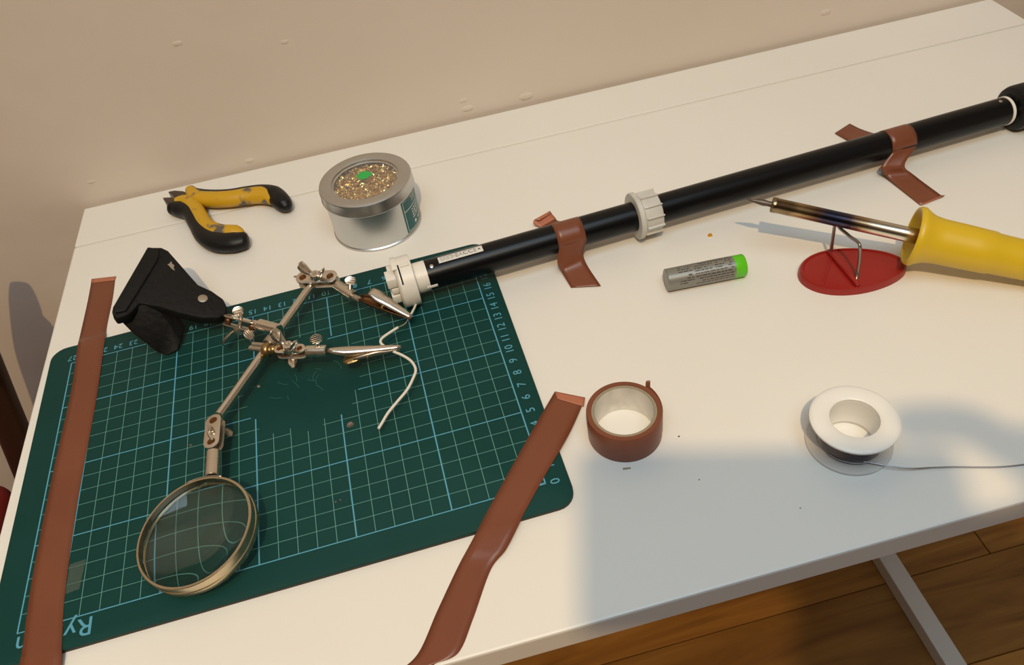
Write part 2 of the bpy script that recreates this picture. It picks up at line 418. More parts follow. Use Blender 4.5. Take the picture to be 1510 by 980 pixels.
# ------------------------------------------------------------------ cutting mat (30 x 22 cm, 3 mm)
MT = 0.3
def rounded_rect(x0, x1, y0, y1, r, z, k=6):
    out = []
    for cx, cy, a in ((x1 - r, y1 - r, 0), (x0 + r, y1 - r, PI / 2), (x0 + r, y0 + r, PI), (x1 - r, y0 + r, 1.5 * PI)):
        for i in range(k + 1):
            t = a + PI / 2 * i / k; out.append((cx + r * math.cos(t), cy + r * math.sin(t), z))
    return out
cmat = thing('cutting_mat', (-13.5, 9.5, 0), 'dark green cutting mat with a pale blue centimetre grid', 'cutting mat')
MX0, MX1, MY0, MY1 = -28.5, 1.28, -1.58, 20.72
MB().prism(rounded_rect(MX0, MX1, MY0, MY1, 1.0, 0.0), (0, 0, .09)).build('underside', 'mat_edge', cmat)
MB().prism(rounded_rect(MX0, MX1, MY0, MY1, 1.0, 0.09), (0, 0, .21)).build('surface', 'mat_top', cmat, bevel=.03)
ZP = MT + .004
EC, ER = Vector((-12.05, 11.8)), 3.75                    # bare round patch where the print has come off
def seg_clip(a, b):
    a, b = Vector(a), Vector(b); d = b - a; f = a - EC
    A = d.dot(d); Bq = 2 * f.dot(d); Cq = f.dot(f) - ER * ER * (1 + .12 * math.sin(a.x * 3 + a.y * 5)); q = Bq * Bq - 4 * A * Cq
    if q <= 0: return [(a, b)]
    q = math.sqrt(q); t0, t1 = (-Bq - q) / (2 * A), (-Bq + q) / (2 * A)
    out = []
    if t0 > 0: out.append((a, a + d * min(t0, 1)))
    if t1 < 1: out.append((a + d * max(t1, 0), b))
    return out
def line(mb, a, b, w, z):
    for p, q in seg_clip(a, b):
        d = (q - p)
        if d.length < .02: continue
        n = Vector((-d.y, d.x)).normalized() * (w / 2)
        mb.add([(p.x + n.x, p.y + n.y, z), (p.x - n.x, p.y - n.y, z), (q.x - n.x, q.y - n.y, z), (q.x + n.x, q.y + n.y, z)], [(0, 1, 2, 3)])
thick, thin = MB(), MB()
for i in range(28):
    big = i % 5 == 0 or i == 27
    line(thick if big else thin, (-i, 0), (-i, 19), .075 if big else .034, ZP + (.002 if big else 0))
for j in range(20):
    big = j % 5 == 0 or j == 19
    line(thick if big else thin, (0, j), (-27, j), .06 if big else .03, ZP + (.003 if big else .001))
thin.build('fine_grid_print', 'mat_thin', cmat); thick.build('bold_grid_print', 'mat_print', cmat)
num = MB()
for j in range(20):
    put_text(num, str(j), .72, lambda x, y, j=j: (.55 - y, j + x, ZP))
for i in range(28):
    put_text(num, str(i), .62, lambda x, y, i=i: (-i - x, 19.5 - y, ZP))
num.build('number_print', 'mat_print', cmat)
nm = MB(); put_text(nm, 'Ryman', 1.4, lambda x, y: (-23.2 - x, -.62 - y, ZP), 'LEFT')
nm.build('name_print', 'mat_print', cmat)
sq = MB()
for a, b in (((-.08, .06), (-.62, .06)), ((-.62, .06), (-.62, .6)), ((-.62, .6), (-.08, .6))): line(sq, a, b, .06, ZP + .004)
sq.build('corner_print', 'mat_print', cmat)
# scuffs left on the bare patch
sc = MB()
for k in range(16):
    c = EC + Vector((random.gauss(0, 1.6), random.gauss(0, 1.3))); a = random.uniform(0, PI); L = random.uniform(.3, 1.0); cv = random.uniform(-.8, .8)
    pts = [(c.x + math.cos(a + cv * t) * L * t, c.y + math.sin(a + cv * t) * L * t, ZP) for t in [i / 6 - .5 for i in range(7)]]
    for p, q in zip(pts, pts[1:]):
        d = Vector((q[0] - p[0], q[1] - p[1])); n = Vector((-d.y, d.x)).normalized() * .012
        sc.add([(p[0] + n.x, p[1] + n.y, ZP), (p[0] - n.x, p[1] - n.y, ZP), (q[0] - n.x, q[1] - n.y, ZP), (q[0] + n.x, q[1] + n.y, ZP)], [(0, 1, 2, 3)])
M['scuff'] = mat('faint_scuff', rgb(52, 108, 96), .5)
sc.build('scuff_marks', 'scuff', cmat)['kind'] = 'stuff'

# ------------------------------------------------------------------ brown tape
def ribbon(name, L, R, k=8, cols=4, mats='tape', parent=None, bulge=0.0):
    L, R = catmull(L, k), catmull(R, k); rows = []
    for a, b in zip(L, R):
        rows.append([a.lerp(b, j / cols) + Vector((0, 0, bulge * math.sin(PI * j / cols))) for j in range(cols + 1)])
    return MB().grid(rows).build(name, mats, parent, solid=.018, sharp=60)
tl = thing('tape_strip', at(80, 700, MT), 'long brown tape strip holding down the mat at its end nearest the black base', 'tape', 'brown tape strips')
ribbon('tape_band',
       [at(135, 413, .02), at(129, 445, .02), at(118, 494, .05), at(114, 512, .35), at(104.6, 577, .325), at(76.5, 704, .325), at(48.5, 847, .325), at(33, 955, .34), at(30, 972, .37), at(24, 1005, .22), at(12, 1060, .02)],
       [at(170, 410, .02), at(166, 440, .03), at(157, 484, .05), at(154, 504, .34), at(141.8, 590, .325), at(117, 725, .325), at(97, 863, .325), at(91.5, 940, .34), at(91, 965, .37), at(88, 1000, .2), at(78, 1060, .02)], parent=tl)
ribbon('torn_end', [at(134, 417, .05), at(135, 411, .11)], [at(169, 413, .05), at(171, 407, .11)], 3, 6, 'tape_back', tl)
FEL, FER = D(20.4, -DD, 0), D(22.35, -DD, 0)          # where the strip folds over the front edge
tr = thing('tape_strip', at(740, 770, MT), 'long brown tape strip across the zero corner of the mat, running off the desk front', 'tape', 'brown tape strips')
ribbon('tape_band',
       [at(817.7, 578, .2), at(803, 603, .36), at(792, 622, .36), at(772.6, 656, .33), at(719.5, 751.8, .33), at(704, 782, .37), at(690, 808, .26), at(675, 836, .05), at(645, 900, .03), at(616, 964, .03), FEL + Vector((0, .15, .02)), FEL + Vector((-.02, -.04, -.1)), FEL + Vector((-.1, -.04, -1.4))],
       [at(862.7, 588, .05), at(845, 628, .26), at(830, 656, .37), at(799, 709, .33), at(772.6, 757, .34), at(764, 775, .37), at(746, 810, .2), at(723.5, 840, .05), at(698, 911, .03), at(676, 962, .03), FER + Vector((0, .15, .02)), FER + Vector((0, -.04, -.1)), FER + Vector((-.1, -.04, -1.4))], parent=tr)
ribbon('folded_end', [at(818, 577, .25), at(822, 588, .27)], [at(863, 586, .12), at(861, 599, .12)], 4, 8, 'tape_back', tr)

# ------------------------------------------------------------------ tubular motor
TA, TB = Vector((-4.5, 16.6, 1.96)), Vector((42.0, 18.85, 1.60))
AX = (TB - TA) / (TB.x - TA.x); AXN = AX.normalized()
def tx(x): return TA + AX * (x - TA.x)
UPV, SIDE, _ = basis(AXN, (0, 0, 1))                    # SIDE points away from the viewer or towards; fix sign
if SIDE.y > 0: SIDE = -SIDE
def tube_pt(x, deg, r): a = math.radians(deg); return tx(x) + (UPV * math.cos(a) + SIDE * math.sin(a)) * r
TR = .985
tube = thing('tubular_motor', (18, 17.6, 0), 'long black tube with a white plastic head, taped across the desk', 'tube')
body = MB().cyl(tx(-3.15), tx(39.3), TR, 64, ch=.03).build('tube_body', 'black_plastic', tube)
lab = MB()
rows = []
for i in range(13):
    x = -2.2 + 2.95 * i / 12
    rows.append([tube_pt(x, -14 + 33 * j / 6, TR + .006) for j in range(7)])
lab.grid(rows); sticker = lab.build('sticker', 'sticker', body)
tp = MB()
def on_lab(x0, deg0): return lambda x, y: tube_pt(x0 + x, deg0 - math.degrees(y / TR), TR + .011)
put_text(tp, 'EAC', .46, on_lab(-.66, 2.5)); put_text(tp, 'CE', .46, on_lab(.06, 2.5)); put_text(tp, '\u25b2', .2, on_lab(.52, 2.5))
for r_ in range(4):
    x = -2.05
    while x < -1.2:
        w = random.uniform(.1, .3); d = -9 + r_ * 6.2
        tp.add([tube_pt(x, d, TR + .011), tube_pt(x + w, d, TR + .011), tube_pt(x + w, d + 1.6, TR + .011), tube_pt(x, d + 1.6, TR + .011)], [(0, 1, 2, 3)]); x += w + .06
tp.build('label_print', 'black_ink', body)
for x, d in ((-2.72, 22), (38.7, 5)):
    a = tube_pt(x, d, TR - .02); n = (a - tx(x)).normalized()
    MB().lathe(a, n, [(0, 0), (.13, 0), (.13, .05), (.09, .07), (0, .07)], 16).build('screw', 'nickel', body)
head = MB().lathe(tx(-5.1), AXN, [(0, .0), (1.3, .0), (1.55, .06), (1.66, .18), (1.66, 1.12), (1.62, 1.16), (1.0, 1.16), (1.0, 2.0), (0, 2.0)], 72).build('head', 'white_plastic', tube)
for d0, d1 in ((-62, 62),):
    MB().lathe(tx(-5.16), AXN, [(1.45, 0), (1.72, 0), (1.72, .3), (1.45, .3)], 40, UPV, math.radians(-75), math.radians(20)).build('flange_rim', 'white_plastic', head)
s2 = MB(); s2.grid([[tube_pt(-4.82 + .1 * i, 8 + 48 * j / 12, 1.668) for j in range(13)] for i in range(2)]); s2.build('slot', 'dark_slot', head)
for k, (sd, su, hw, hh, ln) in enumerate(((.35, .78, .5, .34, .62), (.42, .1, .42, .22, .45), (.45, -.52, .45, .3, .55), (-.5, .3, .3, .7, .4))):
    MB().box(tx(-5.1 - ln / 2) + SIDE * sd + UPV * su, AXN * (ln / 2), SIDE * hw, UPV * hh).build('prong', 'white_plastic', head, bevel=.05)
MB().box(tube_pt(-4.35, 12, 1.66), AXN * .28, SIDE * .16, UPV * .05).build('catch', 'white_plastic', head, bevel=.02)
MB().box(tube_pt(-3.0, 100, .99), AXN * .35, SIDE * .05, UPV * .09).build('tab', 'white_plastic', head, bevel=.02)
ring = MB().lathe(tx(11.15), AXN, [(1.0, .0), (1.52, 0), (1.58, .06), (1.58, .3), (1.5, .38), (1.36, .42), (1.34, 1.6), (1.28, 1.66), (1.0, 1.66), (1.0, 0)], 64).build('drive_ring', 'grey_plastic', tube)
for k in range(12):
    a = 30 * k + 8
    c = tube_pt(12.22, a, 1.38); n = (c - tx(12.22)).normalized(); t = AXN.cross(n)
    MB().box(c, AXN * .6, t * .055, n * .12).build('rib', 'grey_plastic', ring, bevel=.03)
MB().ring(tx(39.3), AXN, .6, 1.02, .22, 48, .03).build('end_ring', 'white_plastic', tube)
wheel = MB().lathe(tx(39.52), AXN, [(0, 0), (.7, 0), (.7, .35), (1.25, .35), (1.5, .5), (1.58, .75), (1.58, 3.0), (1.4, 3.2), (0, 3.2)], 56).build('end_wheel', 'black_rubber', tube)
for k in range(8):
    a = 45 * k + 15; c = tube_pt(39.86, a, .98)
    MB().cyl(c, c + AXN * .04 - AXN * .06, .17, 16).build('hole', 'dark_slot', wheel)

def tape_over(label, xl, xr, back, front, flap):
    t = thing('tape_piece', at(*front[-1][0]), label, 'tape', 'tape pieces over the tube')
    L = [at(*b[0]) for b in back]; R = [at(*b[1]) for b in back]
    for d in (-96, -80, -64, -48, -32, -16, 0, 16, 32, 48, 64, 80, 94):
        L.append(tube_pt(xl, d, TR + .03)); R.append(tube_pt(xr, d, TR + .03))
    L += [at(*f[0]) for f in front]; R += [at(*f[1]) for f in front]
    ribbon('tape_band', L, R, 6, 5, parent=t)
    if flap:
        ribbon('curled_end', [at(*q[0]) for q in flap], [at(*q[1]) for q in flap], 5, 5, 'tape_back', t)
    return t
tape_over('short brown tape piece over the tube, beside the white notched ring', 5.55, 7.45,
          [((788, 328, .12), (812, 312, .2)), ((797, 335, .12), (822, 325, .12)), ((803, 337, .4), (836, 325, .4))],
          [((822, 387, 1.0), (860, 373, 1.0)), ((829, 401, .35), (866, 391, .4)), ((842, 424, .05), (886, 421, .12))],
          [((797, 335, .12), (820, 322, .15)), ((787, 330, .35), (812, 313, .4)), ((788, 324, .55), (811, 311, .5)), ((795, 325, .5), (813, 314, .42))])
tape_over('short brown tape piece over the tube, above the yellow iron handle', 29.8, 31.7,
          [((1231, 196, .1), (1253, 182, .16)), ((1246, 204, .14), (1272, 191, .16)), ((1262, 210, .4), (1298, 198, .4))],
          [((1299, 247, .9), (1334, 243, .95)), ((1311, 264, .22), (1348, 258, .25)), ((1357, 303, .02), (1391, 290, .04))],
          [((1356, 302, .05), (1388, 288, .06)), ((1363, 301, .1), (1394, 288, .12))])

# ------------------------------------------------------------------ tin of brass wool
TC = Vector((-5.6, 26.19, 0))
tin = thing('cleaner_tin', TC, 'round silver tin with a clear lid window over brass wool', 'tin')
MB().lathe(TC, (0, 0, 1), [(0, 0), (3.18, 0), (3.27, .05), (3.27, .16), (3.2, .22), (3.2, 3.2), (3.1, 3.2), (3.1, .3), (0, .3)], 96).build('tin_body', 'tin', tin)
MB().lathe(TC, (0, 0, 1), [(3.22, 3.12), (3.33, 3.08), (3.37, 3.14), (3.36, 3.24), (3.32, 3.3), (3.34, 3.86), (3.3, 3.98), (3.18, 4.05), (2.5, 4.05), (2.42, 4.0), (2.38, 3.86), (2.3, 3.82), (2.3, 3.78), (2.42, 3.76), (3.2, 3.9), (3.22, 3.12)], 96).build('lid', 'tin', tin)
M['clear'] = mat('clear_film', (1, 1, 1, 1), .06, Alpha=.06)
MB().lathe(TC, (0, 0, 1), [(0, 3.83), (2.36, 3.83), (2.36, 3.86), (0, 3.86)], 64).build('lid_window', 'clear', tin)
wool = MB()
rnd = random.Random(3)
for k in range(1500):
    rr = 2.35 * math.sqrt(rnd.random()); a = rnd.uniform(0, 2 * PI); c = TC + Vector((rr * math.cos(a), rr * math.sin(a), 3.28 + .42 * rnd.random()))
    d1 = Vector((rnd.gauss(0, 1), rnd.gauss(0, 1), rnd.gauss(0, .5))).normalized(); d2 = Vector((rnd.gauss(0, 1), rnd.gauss(0, 1), rnd.gauss(0, 1))).normalized()
    L = rnd.uniform(.12, .3); w = d1.cross(d2).normalized() * rnd.uniform(.02, .04)
    pts = [c + d1 * (L * math.sin(t)) + d2 * (L * .6 * (1 - math.cos(t))) for t in (-1.1, -.55, 0, .55, 1.1)]
    pts = [Vector((p.x, p.y, min(p.z, 3.78))) for p in pts]
    wool.grid([[p - w, p + w] for p in pts])
wo = wool.build('brass_wool', 'wool_gold', tin, sharp=80); wo['kind'] = 'stuff'
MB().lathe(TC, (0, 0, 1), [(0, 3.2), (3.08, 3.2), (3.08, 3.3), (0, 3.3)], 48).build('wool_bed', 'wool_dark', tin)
gc = at(537, 258, 3.87)
pts = [(gc.x + math.cos(2 * PI * k / 24) * .52 * (1 + .12 * math.cos(4 * 2 * PI * k / 24 + .6)), gc.y + math.sin(2 * PI * k / 24) * .5 * (1 + .1 * math.cos(3 * 2 * PI * k / 24)), 3.862) for k in range(24)]
gs = MB().prism(pts, (0, 0, .012)).build('round_sticker', 'green_sticker', tin)
def tin_pt(a, z, r=3.212): return TC + Vector((math.cos(a) * r, math.sin(a) * r, z))
la = at(594, 322, 1.6) - TC; A0 = math.atan2(la.y, la.x); A1 = A0 + 1.5
tlab = MB().grid([[tin_pt(A0 + (A1 - A0) * i / 20, .3 + 2.62 * j / 6) for j in range(7)] for i in range(21)]).build('teal_label', 'teal_label', tin)
ti = MB()
put_text(ti, 'TIP', .62, lambda x, y: tin_pt(A0 + .36 + x / 3.2, 2.5 + y, 3.216), 'LEFT')
def bar(mb, a0, a1, z0, z1, r=3.216):
    n = max(1, int((a1 - a0) / .08)); mb.grid([[tin_pt(a0 + (a1 - a0) * i / n, z0, r), tin_pt(a0 + (a1 - a0) * i / n, z1, r)] for i in range(n + 1)])
bar(ti, A0 + .05, A1 - .05, 2.02, 2.08); bar(ti, A0 + .04, A0 + .052, .38, 2.85); bar(ti, A0 + .04, A1, .38, .41); bar(ti, A0 + .04, A1, 2.82, 2.85)
for z in (1.72, 1.5, 1.28, 1.06):
    a = A0 + .3
    while a < A1 - .2:
        w = rnd.uniform(.04, .11); bar(ti, a, a + w, z, z + .1); a += w + .03
bar(ti, A0 + .48, A1 - .3, .62, .76)
ac = A0 + .36
ti.add([tin_pt(ac + math.cos(2 * PI * k / 16) * .045, .7 + math.sin(2 * PI * k / 16) * .14, 3.216) for k in range(16)], [tuple(range(16))])
ti.build('label_print', 'white_ink', tlab)

# ------------------------------------------------------------------ side cutters
cut = thing('side_cutters', at(320, 320, 0), 'open side cutters with worn yellow and black grips', 'pliers')
ZC = .8
def path(px, z=ZC, k=6): return catmull([at(a, b, z) for a, b in px], k)
MB().prism([at(x, y, 1.1) for x, y in ((247, 282), (257, 280), (270, 281), (284, 287), (290, 296), (283, 300), (270, 294), (259, 291.5), (253, 286))], (0, 0, -.75)).build('jaw', 'tool_steel', cut, bevel=.1)
MB().prism([at(x, y, 1.0) for x, y in ((239, 290.5), (252, 290), (264, 293.5), (276, 300), (268, 308), (252, 304), (245, 299))], (0, 0, -.75)).build('jaw', 'tool_steel', cut, bevel=.1)
MB().prism([at(x, y, .95) for x, y in ((272, 292), (290, 294), (302, 303), (297, 311), (284, 309), (274, 302))], (0, 0, -.7)).build('joint', 'rust', cut, bevel=.08)
g1 = MB().sweep(path([(281, 281), (290, 291), (312, 294), (340, 293), (365, 289), (384, 287.5), (395, 290), (402, 296)]),
                [(.48, .42), (.62, .66), (.62, .7), (.62, .7), (.62, .72), (.64, .76), (.58, .66), (.35, .35)], 20, (0, 0, 1)).build('yellow_grip', 'yellow_grip', cut)
MB().sweep(catmull([at(a, b, .72) + Vector((0, .22, 0)) for a, b in ((281, 282), (288, 289), (312, 292), (340, 291), (365, 287), (388, 286), (404, 290), (416, 300), (421, 306), (422, 310))], 6),
           [(.4, .4), (.5, .6), (.5, .66), (.5, .66), (.5, .68), (.58, .74), (.7, .8), (.7, .72), (.55, .55), (.15, .2)], 20, (0, 0, 1)).build('black_grip', 'black_rubber', cut)
MB().sweep(catmull([at(a, b, .82) + Vector((.12, .28, .06)) for a, b in ((258, 303), (272, 301), (284, 309), (292, 322), (302, 337), (320, 346), (345, 347), (356, 350))], 6),
           [(.4, .4), (.5, .55), (.5, .6), (.5, .6), (.52, .62), (.55, .66), (.5, .6), (.2, .2)], 20, (0, 0, 1)).build('yellow_grip', 'yellow_grip', cut)
MB().sweep(catmull([at(a, b, .68) for a, b in ((250, 307), (253, 307), (265, 308), (280, 315), (291, 333), (303, 349), (322, 357), (345, 357), (362, 354), (367, 353))], 6),
           [(.3, .3), (.52, .52), (.6, .66), (.6, .6), (.6, .6), (.64, .72), (.66, .84), (.68, .86), (.58, .7), (.2, .25)], 22, (0, 0, 1)).build('black_grip', 'black_rubber', cut)

# ------------------------------------------------------------------ helping hand with magnifier
hh = thing('helping_hand', at(330, 560, MT), 'metal helping hand with magnifier, two clips and a black base', 'helping hand')
pA, pL, pT = at(252, 366, 4.3), at(167, 458, 4.15), at(335, 455, 2.15)
pn = (pL - pA).cross(pT - pA).normalized()
if pn.z < 0: pn = -pn
def on_plate(px, py, lift=0.0):
    d = ray(px, py); o = pA + pn * lift; return CAM + d * ((o - CAM).dot(pn) / d.dot(pn))
plate_px = [(217, 364), (238, 364), (248, 369), (270, 394), (292, 419), (312, 428), (329, 440), (335, 452), (333, 463), (322, 468), (298, 468), (262, 460), (238, 452), (206, 446), (190, 463), (171, 469), (164.5, 460), (166, 452)]
base = MB().prism([on_plate(*q) for q in plate_px], pn * -.75).build('base', 'black_cast', hh, bevel=.13, bseg=3)
MB().prism([on_plate(*q, .0) for q in ((218, 366), (236, 368), (233, 384), (204, 432), (186, 460), (170, 463), (168, 455))], pn * .16).build('raised_edge', 'black_cast', base, bevel=.12, bseg=3)
def leg(a, b, wd, wa, wb, name='foot'):
    pts = [a.lerp(b, t) for t in (0, .25, .5, .75, .9, .97, 1)]
    return MB().sweep(pts, [(wa, wb)] * 4 + [(wa * .95, wb * .95), (wa * .8, wb * .8), (wa * .5, wb * .5)], 24, wd, power=4.5).build(name, 'black_cast', base)
lp = [at(167, 463, 3.7), at(188, 452, 3.75), at(228, 449, 3.45), at(249, 478, 1.9), at(266, 505, .75), at(262, 516, .55), at(246, 524, .42), at(232, 520, .6), at(196, 492, 2.1)]
MB().prism(lp, (.35, 1.25, .1)).build('foot', 'black_cast', base, bevel=.2, bseg=3)
l2 = at(240, 388, 3.5); leg(l2, Vector((at(266, 418, .6).x, at(266, 418, .6).y, .3)), pA - pL, .45, .9)
rv = on_plate(299, 440, .01)
MB().lathe(rv, pn, [(0, 0), (.3, 0), (.3, .03), (.24, .05), (0, .05)], 20).build('rivet', 'nickel_dull', base)
MB().prism([on_plate(*q, .005) for q in ((247, 389.5), (250, 388.5), (252.5, 385), (254, 389), (257, 391), (256, 394.5), (258, 399), (253, 396), (250, 392.5))], pn * .01).build('paint_chip', 'nickel_dull', base)
MB().prism([at(206, 485, 2.0), at(208.5, 485, 2.0), at(208, 487.5, 2.0)], (0, 0, .01)).build('paint_chip', 'white_ink', base)

ZR = 1.75
RA, RB = at(323, 612, 1.7), at(459, 421, 1.85)
MB().cyl(RA, RB, .27, 24, ch=.03).build('rod', 'nickel', hh)
def stadium(a, b, w, n, k=8):
    a, b = Vector(a), Vector(b); d = (b - a).normalized(); s = n.cross(d).normalized(); out = []
    for i in range(k + 1): t = -PI / 2 + PI * i / k; out.append(b + d * (math.cos(t) * w) + s * (math.sin(t) * w))
    for i in range(k + 1): t = PI / 2 + PI * i / k; out.append(a + d * (math.cos(t) * w) + s * (math.sin(t) * w))
    return out
def joint(a, b, n, w, gap, nut=True, nut_dir=None, nut_flip=1, balls=True, ns=1.0):
    """two slotted plates bolted over two balls, with a wing nut"""
    a, b, n = Vector(a), Vector(b), Vector(n).normalized(); d = (b - a).normalized(); n = (n - d * n.dot(d)).normalized()
    t = .1
    top = MB().prism(stadium(a + n * gap, b + n * gap, w, n), n * t).build('joint_plate', 'nickel', hh, bevel=.03)
    bot = MB().prism(stadium(a - n * (gap + t), b - n * (gap + t), w, n), n * t).build('joint_plate', 'nickel_dull', hh, bevel=.03)
    for q in (a, b):
        MB().lathe(q + n * (gap + t - .04), n, [(0, .043), (w * .36, .043), (w * .44, .06), (w * .5, .043), (w * .5, 0), (0, 0)], 18).build('socket_rim', 'rust', top)
        if balls: MB().ball(q, gap + .03, 16).build('joint_ball', 'rust', hh)
    m = (a + b) / 2
    MB().cyl(m - n * (gap + .4), m + n * (gap + .42), .13, 12).build('bolt', 'nickel_dull', hh)
    if nut: wing_nut(m + n * nut_flip * (gap + t), n * nut_flip, nut_dir or d, ns)
    else: MB().ball(m + n * (gap + t + .1), .16, 12).build('bolt_head', 'nickel', hh)
def wing_nut(o, n, d, s=1.0):
    n = n.normalized(); d = (d - n * d.dot(n)).normalized(); w = n.cross(d)
    nut = MB().lathe(o, n, [(0, 0), (.36 * s, 0), (.34 * s, .12 * s), (.24 * s, .3 * s), (.13 * s, .3 * s), (.13 * s, .26 * s), (0, .26 * s)], 18).build('wing_nut', 'nickel', hh)
    for sg in (-1, 1):
        pts = [o + d * (sg * .22 * s) + n * (.14 * s), o + d * (sg * .42 * s) + n * (.3 * s), o + d * (sg * .62 * s) + n * (.58 * s), o + d * (sg * .74 * s) + n * (.86 * s), o + d * (sg * .76 * s) + n * (.98 * s)]
        MB().sweep(catmull(pts, 4), [(.07 * s, .12 * s), (.07 * s, .2 * s), (.07 * s, .3 * s), (.07 * s, .27 * s), (.03 * s, .1 * s)], 14, d).build('wing', 'nickel', nut)
def thumb_screw(o, n, face, L=.5, r=.36):
    n = Vector(n).normalized(); o = Vector(o)
    s = MB().cyl(o, o + n * L, .12, 12).build('thumb_screw', 'nickel', hh)
    f = Vector(face); f = (f - n * f.dot(n)).normalized(); w = n.cross(f); c = o + n * (L + r * .75)
    poly = [c + w * (math.cos(2 * PI * k / 20) * r) + n * (math.sin(2 * PI * k / 20) * r * .85) - f * .05 for k in range(20)]
    MB().prism(poly, f * .1).build('paddle', 'nickel', s, bevel=.03)
    for k in (-.2, -.07, .07, .2):
        MB().box(c + f * .055 + n * k, w * (r * .72), n * .025, f * .02).build('ridge', 'nickel_dull', s)
toCam = (CAM - at(400, 500, 2)).normalized()
upz = Vector((0, 0, 1))
# joint and sleeve towards the magnifier
jn = (toCam + Vector((-.3, 0, .1))).normalized()
joint(at(318, 624, 1.75), at(315, 655, 1.75), jn, .46, .2, nut=False)
jm = (at(318, 624, 1.75) + at(315, 655, 1.75)) / 2
MB().sweep(catmull([jm + jn * .33 + at(317, 628, 1.75) - jm, jm + jn * .5 + (at(313, 636, 1.75) - jm), jm + jn * .33 + (at(317, 648, 1.75) - jm)], 5), .1, 10).build('bolt_head', 'nickel', hh)
MB().sweep(catmull([jm - jn * .3, jm - jn * .75 + Vector((.1, 0, 0)), jm - jn * 1.05 + Vector((.25, -.1, -.05)), jm - jn * 1.25 + Vector((.5, -.25, -.15))], 5), [(.16, .16), (.12, .3), (.08, .36), (.05, .16)], 14, upz).build('wing', 'nickel_dull', hh)
MB().cyl(at(315, 667, 1.7), at(313, 704, 1.75), .4, 28, ch=.04).build('magnifier_sleeve', 'nickel', hh)
# magnifier
LC = Vector((-17.67, 1.83, 2.1)); LN = Vector((-.12, -.05, 1)).normalized()
mag = MB().lathe(LC - LN * .95, LN, [(2.86, 0), (3.02, 0), (3.06, .06), (3.06, .36), (3.02, .4), (3.02, .56), (3.06, .6), (3.06, .92), (3.03, .95), (2.93, .95), (2.93, .08), (2.86, .08), (2.86, 0)], 96).build('magnifier_ring', 'brass', hh)
M['ring'] = mat('warm_nickel', rgb(206, 190, 160), .26, 1.0, rvar=(60, .18, .4)); mag.data.materials[0] = M['ring']
sag, RL, half = .34, 2.92, .13
Rc = (RL * RL + sag * sag) / (2 * sag); prof = []
for i in range(21):
    r = RL * i / 20; prof.append((r, half + sag - (Rc - math.sqrt(Rc * Rc - r * r))))
prof = prof + [(r, -h) for r, h in reversed(prof)]
MB().lathe(LC - LN * .47, LN, prof, 96).build('magnifier_lens', 'lens', hh, sharp=50)
fw = (at(315, 690, 1.75) - LC); fw = (fw - LN * fw.dot(LN)).normalized(); fs = LN.cross(fw)
sd = MB(); sd.grid([[LC + (fw * math.cos(a) + fs * math.sin(a)) * 3.09 + LN * h for h in (-.6, -.3, 0, .03)] for a in [(-.33 + .66 * i / 12) for i in range(13)]])
sd.build('ring_saddle', 'nickel', hh, solid=.06)
# upper joint and clip
ja, jb = at(449, 413, 2.0), at(489, 411, 2.0)
joint(ja, jb, upz * 1 + Vector((0, -.25, 0)), .48, .24, nut=True, nut_dir=Vector((.78, -.62, 0)), ns=1.15)
def channel(name, a, b, widths, depths, n, m, parent, seg=8, cur=0.0):
    """folded sheet trough along a-b, open away from n"""
    a, b = Vector(a), Vector(b); d = (b - a).normalized(); n = Vector(n); n = (n - d * n.dot(d)).normalized(); s = d.cross(n); rows = []
    N = 14; ws, ds = lerp_list(widths, N), lerp_list(depths, N)
    for i in range(N):
        c = a.lerp(b, i / (N - 1)) + n * (cur * math.sin(PI * i / (N - 1))); row = []
        for j in range(seg + 1):
            t = PI * j / seg; k = 1 if ds[i] >= 0 else -1
            x = -math.cos(t); y = math.sin(t) ** .6 - 1
            row.append(c + s * (x * ws[i]) + n * (y * abs(ds[i])))
        rows.append(row)
    return MB().grid(rows).build(name, m, parent, solid=.05, sharp=50)
def teeth(a, b, n, m, parent, cnt=7):
    a, b = Vector(a), Vector(b); d = (b - a) / cnt; mb = MB(); n = Vector(n).normalized(); s = d.cross(n).normalized() * .09
    for k in range(cnt):
        p = a + d * k; mb.add([p - s, p + d - s, p + d * .5 + n * .1 - s, p + s, p + d + s, p + d * .5 + n * .1 + s], [(0, 1, 2), (5, 4, 3), (0, 2, 5, 3), (1, 4, 5, 2)])
    return mb.build('teeth', m, parent)
# clip held by the upper joint
MB().cyl(at(497, 421, 1.95), at(521, 437, 1.85), .38, 24, ch=.04).build('clip_sleeve', 'nickel', hh)
thumb_screw(at(516, 428, 2.1), (.25, .55, .55), toCam, .35, .36)
MB().cyl(at(521, 437, 1.85), at(532, 443, 1.8), .2, 16).build('clip_stem', 'nickel_dull', hh)
clipA = thing('alligator_clip', (0, 0, 0), None, None); clipA.parent = hh; clipA.location = (0, 0, 0)
ca, cb = at(531, 440, 1.85), at(606, 469, 1.35)
channel('lower_jaw', ca, cb, [.16, .36, .36, .3, .2, .1], [.2, .34, .34, .26, .16, .08], -upz, 'rust', clipA)
channel('upper_jaw', at(547, 428, 2.55), at(607, 467, 1.45), [.28, .42, .34, .28, .2, .1], [.1, .16, .24, .22, .14, .06], upz, 'nickel', clipA)
MB().cyl(at(564, 449, 1.9) + Vector((-.12, -.38, 0)), at(564, 449, 1.9) + Vector((.12, .38, 0)), .08, 10).build('pivot_pin', 'brass', clipA)
MB().ball(at(565, 453, 1.75), .12, 12).build('spring', 'brass', clipA)
teeth(at(586, 461, 1.5), at(606, 469, 1.4), upz, 'nickel_dull', clipA)
